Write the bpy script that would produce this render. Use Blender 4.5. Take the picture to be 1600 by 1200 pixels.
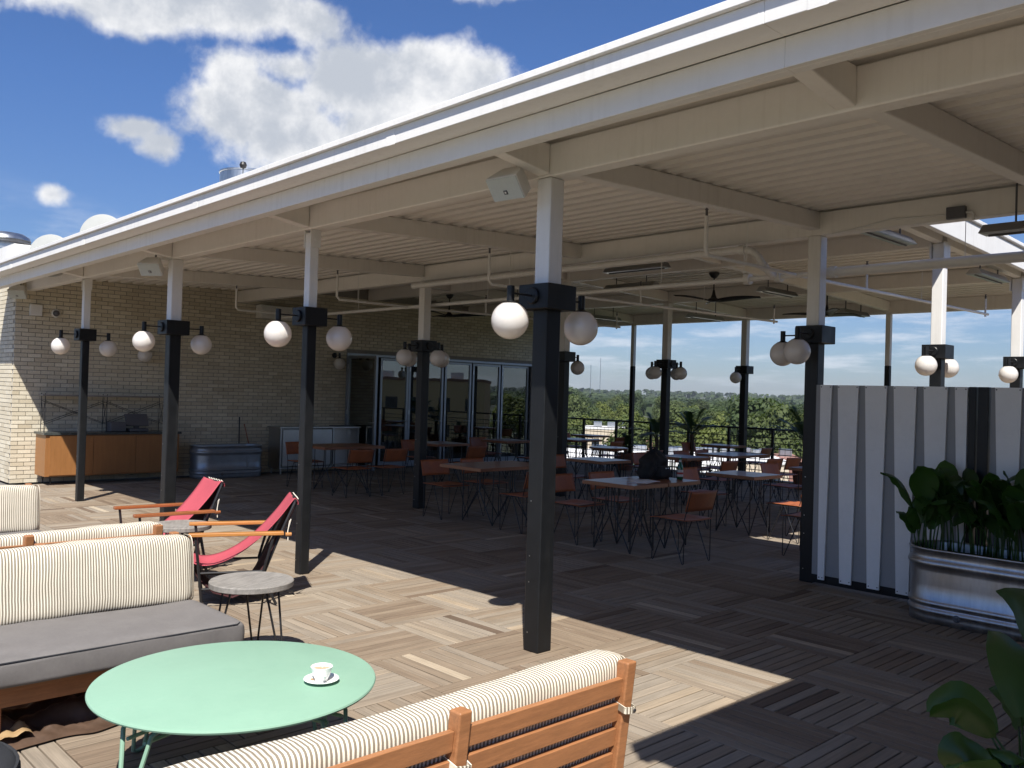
import bpy, math, random
from mathutils import Vector, Matrix
from mathutils import noise as mnoise
random.seed(7)
R = math.radians
scene = bpy.context.scene
for o in list(bpy.data.objects): bpy.data.objects.remove(o)

# ------------------------------------------------------------------ camera
CAM = Vector((4.0111, -4.117, 1.6875))
YAW, PITCH, ROLL, FPX = -0.8098, 0.0104, -0.0301, 1379.86
_f = Vector((math.cos(PITCH)*math.sin(YAW), math.cos(PITCH)*math.cos(YAW), math.sin(PITCH)))
_r0 = Vector((math.cos(YAW), -math.sin(YAW), 0)); _d0 = _f.cross(_r0)
_r = math.cos(ROLL)*_r0 + math.sin(ROLL)*_d0
_d = -math.sin(ROLL)*_r0 + math.cos(ROLL)*_d0
cd = bpy.data.cameras.new('camera'); cam = bpy.data.objects.new('camera', cd)
scene.collection.objects.link(cam); scene.camera = cam
cd.sensor_width = 36; cd.lens = 36*FPX/1600; cd.clip_end = 9000; cd.clip_start = .05
M = Matrix((_r, -_d, -_f)).transposed().to_4x4(); M.translation = CAM
cam.matrix_world = M
def ray(x, y): return _f + _r*((x-800)/FPX) + _d*((y-600)/FPX)
def onz(x, y, z): d = ray(x, y); return CAM + d*((z-CAM.z)/d.z)
def proj(p):
    v = Vector(p)-CAM; z = v.dot(_f)
    return (800+FPX*v.dot(_r)/z, 600+FPX*v.dot(_d)/z, z)

# ------------------------------------------------------------------ light
scene.render.engine = 'CYCLES'
vs = scene.view_settings
vs.view_transform = 'Standard'; vs.look = 'None'; vs.gamma = 1; vs.use_curve_mapping = False
vs.exposure = 0.66
scene.cycles.max_bounces = 7; scene.cycles.diffuse_bounces = 4; scene.cycles.glossy_bounces = 3; scene.cycles.transmission_bounces = 4; scene.cycles.transparent_max_bounces = 6
scene.cycles.caustics_reflective = False; scene.cycles.caustics_refractive = False
scene.cycles.use_denoising = True
SUN = Vector((.523, -.50, 1)).normalized()
sl = bpy.data.lights.new('sun', 'SUN'); sl.energy = 5.0; sl.angle = R(.53); sl.color = (1, .95, .87)
so = bpy.data.objects.new('sun', sl); scene.collection.objects.link(so)
so.rotation_euler = SUN.to_track_quat('Z', 'Y').to_euler(); so.location = (20, -20, 40)

class NT:
    def __init__(s, nt): s.nt = nt
    def n(s, t, **k):
        nd = s.nt.nodes.new(t)
        for a, b in k.items(): setattr(nd, a, b)
        return nd
    def l(s, a, b): s.nt.links.new(a, b)
    def val(s, sock, v):
        if hasattr(v, 'is_output'): s.l(v, sock)
        else: sock.default_value = v
    def math(s, op, a, b=None, c=None, clamp=False):
        m = s.n('ShaderNodeMath', operation=op, use_clamp=clamp)
        for i, v in enumerate((a, b, c)):
            if v is not None: s.val(m.inputs[i], v)
        return m.outputs[0]
    def vmath(s, op, a, b=None):
        m = s.n('ShaderNodeVectorMath', operation=op)
        s.val(m.inputs[0], a)
        if b is not None: s.val(m.inputs[1], b)
        return m.outputs['Value'] if op == 'DOT_PRODUCT' else m.outputs[0]
    def mix(s, f, a, b, typ='MIX'):
        m = s.n('ShaderNodeMix', data_type='RGBA', blend_type=typ)
        s.val(m.inputs[0], f); s.val(m.inputs[6], a); s.val(m.inputs[7], b)
        return m.outputs[2]
    def noise(s, vec, scale, detail=4, rough=.55, dist=0):
        n = s.n('ShaderNodeTexNoise')
        if vec is not None: s.l(vec, n.inputs['Vector'])
        n.inputs['Scale'].default_value = scale; n.inputs['Detail'].default_value = detail
        n.inputs['Roughness'].default_value = rough; n.inputs['Distortion'].default_value = dist
        return n.outputs['Fac']
    def mapr(s, v, a, b, c=0., d=1., smooth=False):
        m = s.n('ShaderNodeMapRange'); m.clamp = True
        if smooth: m.interpolation_type = 'SMOOTHSTEP'
        s.val(m.inputs[0], v); m.inputs[1].default_value = a; m.inputs[2].default_value = b
        m.inputs[3].default_value = c; m.inputs[4].default_value = d
        return m.outputs[0]

# world: clear-air sky with fair weather cumulus
w = bpy.data.worlds.new('World'); scene.world = w; w.use_nodes = True
T = NT(w.node_tree); w.node_tree.nodes.clear()
sky = T.n('ShaderNodeTexSky', sky_type='NISHITA'); sky.sun_disc = False
sky.sun_elevation = math.asin(SUN.z); sky.sun_rotation = math.atan2(SUN.x, SUN.y)
sky.air_density = 1.0; sky.dust_density = .5; sky.ozone_density = 2.2; sky.altitude = 200
dirv = T.n('ShaderNodeTexCoord').outputs['Generated']
sep = T.n('ShaderNodeSeparateXYZ'); T.l(dirv, sep.inputs[0])
zz = T.math('ADD', T.math('MAXIMUM', sep.outputs[2], 0.0), .10)
cp = T.n('ShaderNodeCombineXYZ')
T.l(T.math('DIVIDE', sep.outputs[0], zz), cp.inputs[0]); T.l(T.math('DIVIDE', sep.outputs[1], zz), cp.inputs[1])
# individual cumulus heaps: (azimuth deg from +y, elevation deg, half width deg, half height deg, weight)
def azel(x, y):
    d = ray(x, y).normalized(); return math.degrees(math.atan2(d.x, d.y)), math.degrees(math.asin(d.z))
heaps = []
for (x, y, rx, ry, wt) in [(400, 170, 125, 68, 1.0), (560, 130, 120, 75, 1.0), (700, 125, 120, 70, 1), (640, 210, 190, 75, .95),
                           (470, 220, 150, 60, .9), (360, 115, 70, 40, .7), (455, 108, 70, 36, .75), (330, -4, 230, 56, .88), (475, 30, 100, 50, .8), (110, -34, 190, 56, .75), (620, -80, 260, 60, .9),
                           (212, 198, 40, 18, .5), (256, 224, 30, 20, .46), (80, 304, 17, 13, .36), (-350, 60, 160, 60, .8), (-500, 330, 120, 40, .7)]:
    a, e = azel(x, y); heaps.append((a, e, rx/FPX*57.3, ry/FPX*57.3, wt))
heaps += [(a, e, rw, rh, .85) for a, e, rw, rh in [(20, 42, 12, 6), (95, 35, 13, 5), (170, 30, 13, 5), (-120, 38, 13, 5.5), (250, 55, 14, 8)]]
wn = T.n('ShaderNodeTexNoise'); wn.inputs['Scale'].default_value = 7.5; wn.inputs['Detail'].default_value = 7; wn.inputs['Roughness'].default_value = .60
T.l(dirv, wn.inputs['Vector'])
nz = T.math('MULTIPLY', T.math('SUBTRACT', wn.outputs['Fac'], .5), 2.3)
field = None; hgt = None
for (a, e, rw, rh, wt) in heaps:
    c = Vector((math.sin(R(a))*math.cos(R(e)), math.cos(R(a))*math.cos(R(e)), math.sin(R(e))))
    ri = Vector((math.cos(R(a)), -math.sin(R(a)), 0)); up = ri.cross(c)
    mp = T.n('ShaderNodeMapping', vector_type='TEXTURE'); T.l(dirv, mp.inputs[0])
    mp.inputs['Location'].default_value = c; mp.inputs['Scale'].default_value = (math.sin(R(rw)), math.sin(R(rh)), .6)
    mp.inputs['Rotation'].default_value = Matrix((ri, up, ri.cross(up))).transposed().to_euler()
    ln = T.n('ShaderNodeVectorMath', operation='LENGTH'); T.l(mp.outputs[0], ln.inputs[0])
    m = T.math('MULTIPLY_ADD', ln.outputs['Value'], -wt, wt)
    field = m if field is None else T.math('SMOOTH_MAX', field, m, .18)
dens = T.math('ADD', field, nz)
cov = T.mapr(dens, -.10, .34, 0, 1, True)
# low thin stratocumulus towards the horizon
n2 = T.n('ShaderNodeTexNoise'); n2.inputs['Scale'].default_value = 1.35; n2.inputs['Detail'].default_value = 6; n2.inputs['Roughness'].default_value = .62
T.l(cp.outputs[0], n2.inputs['Vector'])
low = T.mapr(n2.outputs['Fac'], .46, .70, 0, .60, True)
low = T.math('MULTIPLY', low, T.mapr(sep.outputs[2], .21, .10, 0, 1, True))
low = T.math('MULTIPLY', low, T.mapr(sep.outputs[2], .0, .05, .25, 1, True))
# heap shading: dense cores and bases greyer, sunlit rims white
sh = T.mapr(T.math('SUBTRACT', T.noise(dirv, 9, 6, .62), T.math('MULTIPLY', T.math('MAXIMUM', field, 0.0), .16)), .30, .58, 0, 1, True)
ccol = T.mix(sh, (6.6, 7.1, 8.0, 1), (12.0, 12.0, 12.1, 1))
skyc = T.mix(1.0, sky.outputs[0], T.mix(T.mapr(sep.outputs[2], .02, .30), (.74, .85, 1.10, 1), (.70, .98, 1.46, 1)), 'MULTIPLY')
c1 = T.mix(low, skyc, (10.4, 10.9, 11.9, 1))
c2 = T.mix(cov, c1, ccol)
bg = T.n('ShaderNodeBackground'); T.l(c2, bg.inputs[0]); bg.inputs[1].default_value = .053
w.cycles.sampling_method = 'MANUAL'; w.cycles.sample_map_resolution = 512
wo = T.n('ShaderNodeOutputWorld'); T.l(bg.outputs[0], wo.inputs[0])

# ------------------------------------------------------------------ materials
MATS = {}
def mat(name, base, rough=.6, metal=0., var=.12, scale=6., stretch=None, bump=0., bscale=60., spec=.5, coat=0., dirt=None, coords='Object', streak=None):
    """plain surface: base colour broken up by two scales of noise, optional stretched grain and fine relief"""
    m = bpy.data.materials.new(name); m.use_nodes = True; MATS[name] = m
    t = NT(m.node_tree); b = m.node_tree.nodes['Principled BSDF']
    tc = t.n('ShaderNodeTexCoord').outputs[coords]
    if stretch:
        mp = t.n('ShaderNodeMapping'); mp.inputs['Scale'].default_value = stretch; t.l(tc, mp.inputs[0]); tc = mp.outputs[0]
    n1 = t.noise(tc, scale, 6, .6); n2_ = t.noise(tc, scale*7, 3, .6)
    k = t.math('ADD', t.math('MULTIPLY', n1, .65), t.math('MULTIPLY', n2_, .35))
    k = t.mapr(k, .3, .7, 0, 1)
    lo = [c*(1-var) for c in base]+[1]; hi = [min(1, c*(1+var)) for c in base]+[1]
    col = t.mix(k, lo, hi)
    if dirt:
        dn = t.mapr(t.noise(tc, scale*.6, 7, .7), .52, .75, 0, dirt[1])
        col = t.mix(dn, col, list(dirt[0])+[1])
    if streak:
        sm = t.n('ShaderNodeMapping'); sm.inputs['Scale'].default_value = (9, 9, .55); t.l(t.n('ShaderNodeTexCoord').outputs['Object'], sm.inputs[0])
        sf_ = t.math('MULTIPLY', t.mapr(t.noise(sm.outputs[0], 2.2, 5, .65), .50, .78, 0, 1), t.mapr(t.noise(tc, .9, 4, .6), .35, .7, 0, streak[1]))
        col = t.mix(sf_, col, list(streak[0])+[1])
    t.l(col, b.inputs['Base Color'])
    t.l(t.mapr(n1, .3, .7, max(.02, rough*.85), min(1, rough*1.15)), b.inputs['Roughness'])
    b.inputs['Metallic'].default_value = metal; b.inputs['Specular IOR Level'].default_value = spec
    if coat: b.inputs['Coat Weight'].default_value = coat
    if bump:
        bp = t.n('ShaderNodeBump'); bp.inputs['Strength'].default_value = bump; bp.inputs['Distance'].default_value = .004
        t.l(t.noise(tc, bscale, 3, .6), bp.inputs['Height']); t.l(bp.outputs[0], b.inputs['Normal'])
    return m
mat('white_paint', (.80, .79, .76), .45, var=.035, scale=2.5, bump=.08, bscale=90, dirt=((.60, .57, .52), .18), streak=((.36, .32, .26), .34))
mat('deck_paint', (.82, .785, .725), .55, var=.05, scale=1.5, dirt=((.64, .60, .54), .25))
mat('cream_paint', (.82, .79, .735), .5, var=.04, scale=2.5, bump=.08, bscale=90, dirt=((.62, .59, .53), .2), streak=((.40, .35, .28), .34))
mat('black_paint', (.0085, .0095, .011), .42, var=.25, scale=9, bump=.10, bscale=70, spec=.35, dirt=((.016, .017, .018), .25), streak=((.035, .034, .033), .5))
mat('black_metal', (.016, .016, .018), .45, var=.2, scale=20)
mat('mortar', (.30, .28, .25), .95, var=.15, scale=12, bump=.4)
mat('gravel', (.16, .15, .14), .95, var=.3, scale=3)
mat('galvanised', (.52, .54, .56), .38, 1., var=.20, scale=6, stretch=(1, 1, .22), bump=.16, bscale=25, dirt=((.30, .30, .31), .55), streak=((.22, .22, .23), .6))
mat('tank_dark', (.30, .33, .37), .38, .6, var=.2, scale=5, bump=.1, bscale=20)
mat('steel', (.50, .51, .52), .35, 1., var=.08, scale=4)
mat('aluminium', (.30, .32, .35), .38, .9, var=.06, scale=6)
mat('mint', (.245, .41, .305), .55, var=.03, scale=4, bump=.03, spec=.25, dirt=((.205, .35, .265), .45), streak=((.30, .44, .345), .5))
mat('teak', (.34, .150, .062), .52, var=.30, scale=5, stretch=(14, 1.2, 14), bump=.12, bscale=30, dirt=((.24, .10, .05), .4))
mat('teak_arm', (.46, .20, .055), .35, var=.28, scale=6, stretch=(14, 1.2, 14), coat=.3)
mat('teak_arm_dark', (.30, .10, .035), .35, var=.28, scale=6, stretch=(14, 1.2, 14), coat=.3)
mat('credenza_wood', (.30, .135, .045), .42, var=.16, scale=3.5, stretch=(6, 6, .8))
mat('table_wood', (.25, .095, .042), .38, var=.28, scale=4, stretch=(12, 1.2, 12), coat=.15)
mat('weathered_wood', (.235, .22, .20), .75, var=.38, scale=5, stretch=(10, 1.5, 6), bump=.3, bscale=40, dirt=((.11, .105, .10), .65))
mat('leather', (.34, .10, .034), .5, var=.22, scale=7, bump=.12, bscale=50, dirt=((.20, .06, .025), .45))
mat('grey_fabric', (.165, .155, .150), .95, var=.12, scale=9, bump=.5, bscale=420, spec=.2, dirt=((.22, .21, .20), .35))
mat('charcoal_fabric', (.035, .037, .042), .95, var=.15, scale=9, bump=.5, bscale=420, spec=.2)
mat('red_canvas', (.41, .075, .098), .85, var=.09, scale=6, bump=.35, bscale=350, spec=.2, dirt=((.46, .095, .115), .3))
mat('dark_canvas', (.045, .012, .014), .95, var=.15, scale=6)
mat('cord', (.75, .70, .60), .9)
mat('porcelain', (.84, .84, .82), .12, var=.01, spec=.6)
mat('coffee', (.42, .27, .15), .35, var=.25, scale=40)
mat('tarp', (.085, .052, .035), .5, var=.4, scale=4, bump=.2)
mat('tarp_lining', (.30, .20, .10), .6, var=.3, scale=5)
mat('panel_board', (.30, .305, .31), .65, var=.05, scale=3)
mat('panel_slat', (.80, .81, .81), .55, var=.04, scale=3, dirt=((.55, .55, .54), .25))
mat('screw', (.10, .10, .11), .4, .8)
mat('plastic_white', (.76, .75, .71), .45, var=.04)
mat('dish_paint', (.36, .372, .36), .6, var=.05)
mat('speaker_grille', (.50, .54, .52), .6, var=.06, scale=30, bump=.5, bscale=600)
mat('plastic_grey', (.10, .10, .11), .5)
mat('stone_top', (.055, .062, .06), .25, var=.4, scale=12)
mat('soil', (.03, .022, .016), .95, var=.4, scale=20)
mat('backpack', (.008, .009, .011), .75, var=.3, scale=15, bump=.4, bscale=120)
mat('paper', (.80, .80, .80), .8, var=.03)
mat('bottle_glass', (.01, .09, .035), .1, var=.1, spec=.8)
mat('label_paper', (.62, .60, .55), .6, var=.1, scale=40)
mat('label_red', (.42, .05, .04), .6)
mat('bark', (.09, .065, .045), .95, var=.35, scale=6, stretch=(6, 6, 1), bump=.5)
mat('terracotta', (.20, .085, .055), .8, var=.2, scale=8)
mat('pot_dark', (.03, .032, .035), .6)
mat('roof_white', (.74, .74, .73), .8, var=.06, scale=.3)
mat('wall_beige', (.55, .47, .36), .85, var=.08, scale=.5)
mat('wall_tan', (.50, .36, .19), .85, var=.08, scale=.4)
mat('wall_brown', (.24, .13, .09), .85, var=.1, scale=.4)
mat('roof_red', (.30, .16, .13), .8, var=.15, scale=.6)
mat('green_awning', (.015, .42, .18), .55, var=.08)
mat('window_dark', (.03, .035, .04), .15)
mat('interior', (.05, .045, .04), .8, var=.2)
mat('asphalt', (.06, .06, .062), .9, var=.2, scale=.5)
def grass_like(name, a, b):
    m = mat(name, a, .9, var=.35, scale=.05); return m
grass_like('terrain', (.060, .068, .040), None)

def leafmat(name, col, trans=.35, rough=.45, var=.4):
    m = bpy.data.materials.new(name); m.use_nodes = True; MATS[name] = m
    t = NT(m.node_tree); b = m.node_tree.nodes['Principled BSDF']; out = m.node_tree.nodes['Material Output']
    at = t.n('ShaderNodeAttribute'); at.attribute_name = 'tint'
    oi = t.n('ShaderNodeObjectInfo')
    tc = t.n('ShaderNodeTexCoord').outputs['Object']
    k = t.math('ADD', t.math('MULTIPLY', at.outputs['Fac'], .6), t.math('MULTIPLY', oi.outputs['Random'], .4))
    k = t.math('ADD', t.math('MULTIPLY', k, .8), t.math('MULTIPLY', t.noise(tc, 9, 3), .25))
    lo = [c*(1-var) for c in col]+[1]; hi = [col[0]*(1+var*1.5), col[1]*(1+var), col[2]*(1+var*.4), 1]
    c = t.mix(k, lo, hi); t.l(c, b.inputs['Base Color'])
    b.inputs['Roughness'].default_value = rough
    tr = t.n('ShaderNodeBsdfTranslucent'); t.l(t.mix(1., c, (1.3, 1.5, .6, 1), 'MULTIPLY'), tr.inputs[0])
    mx = t.n('ShaderNodeMixShader'); mx.inputs[0].default_value = trans
    t.l(b.outputs[0], mx.inputs[1]); t.l(tr.outputs[0], mx.inputs[2]); t.l(mx.outputs[0], out.inputs[0])
    return m
leafmat('tree_leaf', (.066, .098, .030), .30, .75)
leafmat('tree_leaf_yellow', (.098, .132, .030), .30, .75)
leafmat('tree_leaf_dark', (.044, .076, .028), .30, .75)
leafmat('big_leaf', (.034, .092, .020), .32, .38, .38)
leafmat('palm_leaf', (.022, .055, .014), .2, .45, .3)

def slat_material():
    m = bpy.data.materials.new('deck_slat_wood'); m.use_nodes = True; MATS['deck_slat_wood'] = m
    t = NT(m.node_tree); b = m.node_tree.nodes['Principled BSDF']
    uv = t.n('ShaderNodeUVMap').outputs[0]
    at = t.n('ShaderNodeAttribute'); at.attribute_name = 'tint'
    def st(sx, sy):
        mp = t.n('ShaderNodeMapping'); mp.inputs['Scale'].default_value = (sx, sy, 1); t.l(uv, mp.inputs[0]); return mp.outputs[0]
    g1 = t.noise(st(1.6, 55), 1, 6, .65, .6); g2 = t.noise(st(5, 190), 1, 3, .6); bl = t.noise(st(2.2, 9), 1, 4, .6)
    ramp = t.n('ShaderNodeValToRGB'); e = ramp.color_ramp.elements
    e[0].position = 0; e[0].color = (.115, .082, .060, 1); e[1].position = 1; e[1].color = (.50, .43, .33, 1)
    for p, c in [(.22, (.190, .140, .100, 1)), (.45, (.255, .200, .146, 1)), (.62, (.285, .244, .196, 1)), (.85, (.355, .283, .203, 1))]:
        el = e.new(p); el.color = c
    t.l(at.outputs['Fac'], ramp.inputs[0])
    gr = t.mapr(t.math('ADD', t.math('MULTIPLY', g1, .7), t.math('MULTIPLY', g2, .3)), .3, .72, .68, 1.24)
    gr = t.math('MULTIPLY', gr, t.mapr(bl, .3, .7, .86, 1.12))
    vm = t.n('ShaderNodeVectorMath', operation='SCALE'); t.l(ramp.outputs[0], vm.inputs[0]); t.l(gr, vm.inputs['Scale'])
    # tie stains: dark knots and pale worn spots with their own shape
    kn = t.mapr(t.noise(st(9, 30), 1, 2), .72, .80, 0, .55)
    c = t.mix(kn, vm.outputs[0], (.12, .085, .06, 1))
    pale = t.mapr(t.noise(st(3, 14), 1, 5, .7), .66, .78, 0, .45)
    c = t.mix(pale, c, (.55, .50, .42, 1))
    t.l(c, b.inputs['Base Color']); b.inputs['Roughness'].default_value = .72; b.inputs['Specular IOR Level'].default_value = .2
    bp = t.n('ShaderNodeBump'); bp.inputs['Strength'].default_value = .35; bp.inputs['Distance'].default_value = .002
    t.l(g2, bp.inputs['Height']); t.l(bp.outputs[0], b.inputs['Normal'])
slat_material()

def brick_material():
    m = bpy.data.materials.new('cream_brick'); m.use_nodes = True; MATS['cream_brick'] = m
    t = NT(m.node_tree); b = m.node_tree.nodes['Principled BSDF']
    at = t.n('ShaderNodeAttribute'); at.attribute_name = 'tint'
    tc = t.n('ShaderNodeTexCoord').outputs['Object']
    c = t.mix(at.outputs['Fac'], (.56, .49, .36, 1), (.76, .70, .56, 1))
    s = t.mapr(t.noise(tc, 45, 4, .7), .3, .75, .86, 1.1)
    s = t.math('MULTIPLY', s, t.mapr(t.noise(tc, 1.1, 5, .6), .3, .7, .92, 1.06))
    vm = t.n('ShaderNodeVectorMath', operation='SCALE'); t.l(c, vm.inputs[0]); t.l(s, vm.inputs['Scale'])
    t.l(vm.outputs[0], b.inputs['Base Color']); b.inputs['Roughness'].default_value = .8
    bp = t.n('ShaderNodeBump'); bp.inputs['Strength'].default_value = .4; bp.inputs['Distance'].default_value = .003
    t.l(t.noise(tc, 120, 3), bp.inputs['Height']); t.l(bp.outputs[0], b.inputs['Normal'])
brick_material()

def stripe_material():
    m = bpy.data.materials.new('ticking_stripe'); m.use_nodes = True; MATS['ticking_stripe'] = m
    t = NT(m.node_tree); b = m.node_tree.nodes['Principled BSDF']
    tc = t.n('ShaderNodeTexCoord').outputs['Object']; sp = t.n('ShaderNodeSeparateXYZ'); t.l(tc, sp.inputs[0])
    wob = t.math('MULTIPLY', t.math('SUBTRACT', t.noise(tc, 3.5, 3), .5), .016)
    ph = t.math('FRACT', t.math('DIVIDE', t.math('ADD', sp.outputs[1], wob), .0142))
    d = t.math('ABSOLUTE', t.math('SUBTRACT', ph, .5))
    k = t.mapr(d, .24, .29, 1, 0)
    c = t.mix(k, (.80, .745, .62, 1), (.24, .205, .155, 1))
    s = t.mapr(t.noise(tc, 6, 5, .6), .3, .7, .92, 1.06)
    vm = t.n('ShaderNodeVectorMath', operation='SCALE'); t.l(c, vm.inputs[0]); t.l(s, vm.inputs['Scale'])
    t.l(vm.outputs[0], b.inputs['Base Color']); b.inputs['Roughness'].default_value = .95; b.inputs['Specular IOR Level'].default_value = .2
    bp = t.n('ShaderNodeBump'); bp.inputs['Strength'].default_value = .4; bp.inputs['Distance'].default_value = .002
    t.l(t.noise(tc, 380, 2), bp.inputs['Height']); t.l(bp.outputs[0], b.inputs['Normal'])
stripe_material()

def globe_material():
    m = bpy.data.materials.new('opal_glass'); m.use_nodes = True; MATS['opal_glass'] = m
    t = NT(m.node_tree); b = m.node_tree.nodes['Principled BSDF']; out = m.node_tree.nodes['Material Output']
    tc = t.n('ShaderNodeTexCoord').outputs['Object']
    c = t.mix(t.mapr(t.noise(tc, 5, 4), .3, .7), (.88, .85, .81, 1), (.92, .90, .87, 1))
    t.l(c, b.inputs['Base Color']); b.inputs['Roughness'].default_value = .3; b.inputs['Coat Weight'].default_value = 1.0; b.inputs['Coat Roughness'].default_value = .06
    tr = t.n('ShaderNodeBsdfTranslucent'); tr.inputs[0].default_value = (.9, .80, .70, 1)
    mx = t.n('ShaderNodeMixShader'); mx.inputs[0].default_value = .30
    t.l(b.outputs[0], mx.inputs[1]); t.l(tr.outputs[0], mx.inputs[2]); t.l(mx.outputs[0], out.inputs[0])
globe_material()

def glass_material():
    m = bpy.data.materials.new('door_glass'); m.use_nodes = True; MATS['door_glass'] = m
    t = NT(m.node_tree); m.node_tree.nodes.clear(); out = t.n('ShaderNodeOutputMaterial')
    g = t.n('ShaderNodeBsdfGlossy'); g.inputs['Roughness'].default_value = .01; g.inputs[0].default_value = (.92, .97, .96, 1)
    tr = t.n('ShaderNodeBsdfTransparent'); tr.inputs[0].default_value = (.62, .68, .66, 1)
    fr = t.n('ShaderNodeFresnel'); fr.inputs[0].default_value = 1.9
    mx = t.n('ShaderNodeMixShader'); t.l(t.math('ADD', fr.outputs[0], .10, clamp=True), mx.inputs[0])
    bp = t.n('ShaderNodeBump'); bp.inputs['Strength'].default_value = .012; bp.inputs['Distance'].default_value = .02
    t.l(t.noise(t.n('ShaderNodeTexCoord').outputs['Object'], 1.4, 2), bp.inputs['Height']); t.l(bp.outputs[0], g.inputs['Normal'])
    t.l(tr.outputs[0], mx.inputs[1]); t.l(g.outputs[0], mx.inputs[2]); t.l(mx.outputs[0], out.inputs[0])
glass_material()

# ------------------------------------------------------------------ mesh helpers
COL = scene.collection
class MB:
    def __init__(s): s.v = []; s.f = []; s.t = []; s.uv = None
    def add(s, vs_, fs, tint=.5):
        o = len(s.v); s.v += [tuple(p) for p in vs_]; s.t += [tint]*len(vs_); s.f += [tuple(i+o for i in f) for f in fs]; return s
    def hexa(s, p, tint=.5, nobottom=False):   # p: 4 bottom then 4 top, counter-clockwise
        fs = [(4, 5, 6, 7), (0, 1, 5, 4), (1, 2, 6, 5), (2, 3, 7, 6), (3, 0, 4, 7)]
        if not nobottom: fs.append((3, 2, 1, 0))
        return s.add(p, fs, tint)
    def box(s, x0, x1, y0, y1, z0, z1, tint=.5, nobottom=False):
        return s.hexa([(x0, y0, z0), (x1, y0, z0), (x1, y1, z0), (x0, y1, z0), (x0, y0, z1), (x1, y0, z1), (x1, y1, z1), (x0, y1, z1)], tint, nobottom)
    def obox(s, c, ax, ay, az, tint=.5):       # oriented box: centre and three half-axis vectors
        c = Vector(c); ax, ay, az = map(Vector, (ax, ay, az))
        return s.hexa([c-ax-ay-az, c+ax-ay-az, c+ax+ay-az, c-ax+ay-az, c-ax-ay+az, c+ax-ay+az, c+ax+ay+az, c-ax+ay+az], tint)
    def bar(s, a, b, wd, th, up=(0, 0, 1), tint=.5):   # flat bar from a to b
        a, b = Vector(a), Vector(b); d = (b-a); L = d.length; d.normalize()
        sd = d.cross(Vector(up)).normalized(); u = sd.cross(d)
        return s.obox((a+b)/2, d*L/2, sd*wd/2, u*th/2, tint)
    def tube(s, pts, r, n=8, closed=False, caps=True, tint=.5):
        pts = [Vector(p) for p in pts]; N = len(pts); rs = r if isinstance(r, (list, tuple)) else [r]*N
        base = len(s.v); prev = None
        for i, p in enumerate(pts):
            if closed: d = pts[(i+1) % N]-pts[i-1]
            else: d = pts[min(i+1, N-1)]-pts[max(i-1, 0)]
            d.normalize()
            if prev is None: a = d.orthogonal().normalized()
            else:
                a = prev-d*prev.dot(d)
                a = a.normalized() if a.length > 1e-5 else d.orthogonal().normalized()
            prev = a; bb = d.cross(a)
            for k in range(n):
                q = p+(a*math.cos(k*2*math.pi/n)+bb*math.sin(k*2*math.pi/n))*rs[i]
                s.v.append(tuple(q)); s.t.append(tint)
        for i in range(N if closed else N-1):
            j = (i+1) % N
            for k in range(n):
                k2 = (k+1) % n
                s.f.append((base+i*n+k, base+i*n+k2, base+j*n+k2, base+j*n+k))
        if caps and not closed:
            s.f.append(tuple(base+k for k in range(n-1, -1, -1))); s.f.append(tuple(base+(N-1)*n+k for k in range(n)))
        return s
    def lathe(s, prof, n=24, c=(0, 0, 0), sx=1, sy=1, tint=.5):
        base = len(s.v); c = Vector(c)
        for (r_, z) in prof:
            for k in range(n):
                a = 2*math.pi*k/n
                s.v.append((c.x+r_*math.cos(a)*sx, c.y+r_*math.sin(a)*sy, c.z+z)); s.t.append(tint)
        for i in range(len(prof)-1):
            for k in range(n):
                k2 = (k+1) % n
                s.f.append((base+i*n+k, base+i*n+k2, base+(i+1)*n+k2, base+(i+1)*n+k))
        return s
    def grid(s, fn, nu, nv, tint=.5):
        base = len(s.v)
        for i in range(nu+1):
            for j in range(nv+1): s.v.append(tuple(fn(i/nu, j/nv))); s.t.append(tint)
        for i in range(nu):
            for j in range(nv):
                a = base+i*(nv+1)+j; s.f.append((a, a+nv+1, a+nv+2, a+1))
        return s
    def prism(s, poly, y0, y1, tint=.5):       # xz outline extruded along y
        n = len(poly); o = len(s.v)
        for y in (y0, y1):
            for (x, z) in poly: s.v.append((x, y, z)); s.t.append(tint)
        for k in range(n):
            k2 = (k+1) % n; s.f.append((o+k, o+k2, o+n+k2, o+n+k))
        s.f.append(tuple(o+k for k in range(n-1, -1, -1))); s.f.append(tuple(o+n+k for k in range(n)))
        return s
    def mesh(s, name):
        me = bpy.data.meshes.new(name); me.from_pydata(s.v, [], s.f)
        at = me.attributes.new('tint', 'FLOAT', 'POINT'); at.data.foreach_set('value', s.t)
        if s.uv:
            ul = me.uv_layers.new(name='UVMap'); li = [0]*len(me.loops); me.loops.foreach_get('vertex_index', li)
            fl = []
            for i in li: fl += s.uv[i]
            ul.data.foreach_set('uv', fl)
        me.update(); return me
    def build(s, name, m, parent=None, smooth=False, bevel=0., seg=2, sub=0):
        me = s.mesh(name); return mk(name, me, m, parent, smooth, bevel, seg, sub)
def mk(name, me, m, parent=None, smooth=False, bevel=0., seg=2, sub=0):
    if m: me.materials.append(MATS[m])
    if smooth:
        me.polygons.foreach_set('use_smooth', [True]*len(me.polygons)); 
        if smooth != 'all': me.set_sharp_from_angle(angle=R(40))
    o = bpy.data.objects.new(name, me); COL.objects.link(o)
    if parent: o.parent = parent
    if bevel:
        b = o.modifiers.new('bevel', 'BEVEL'); b.width = bevel; b.segments = seg; b.limit_method = 'ANGLE'; b.angle_limit = R(40)
        if not smooth: me.polygons.foreach_set('use_smooth', [True]*len(me.polygons)); b.harden_normals = True
    if sub:
        u = o.modifiers.new('subdivision', 'SUBSURF'); u.levels = sub; u.render_levels = sub
    return o
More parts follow.
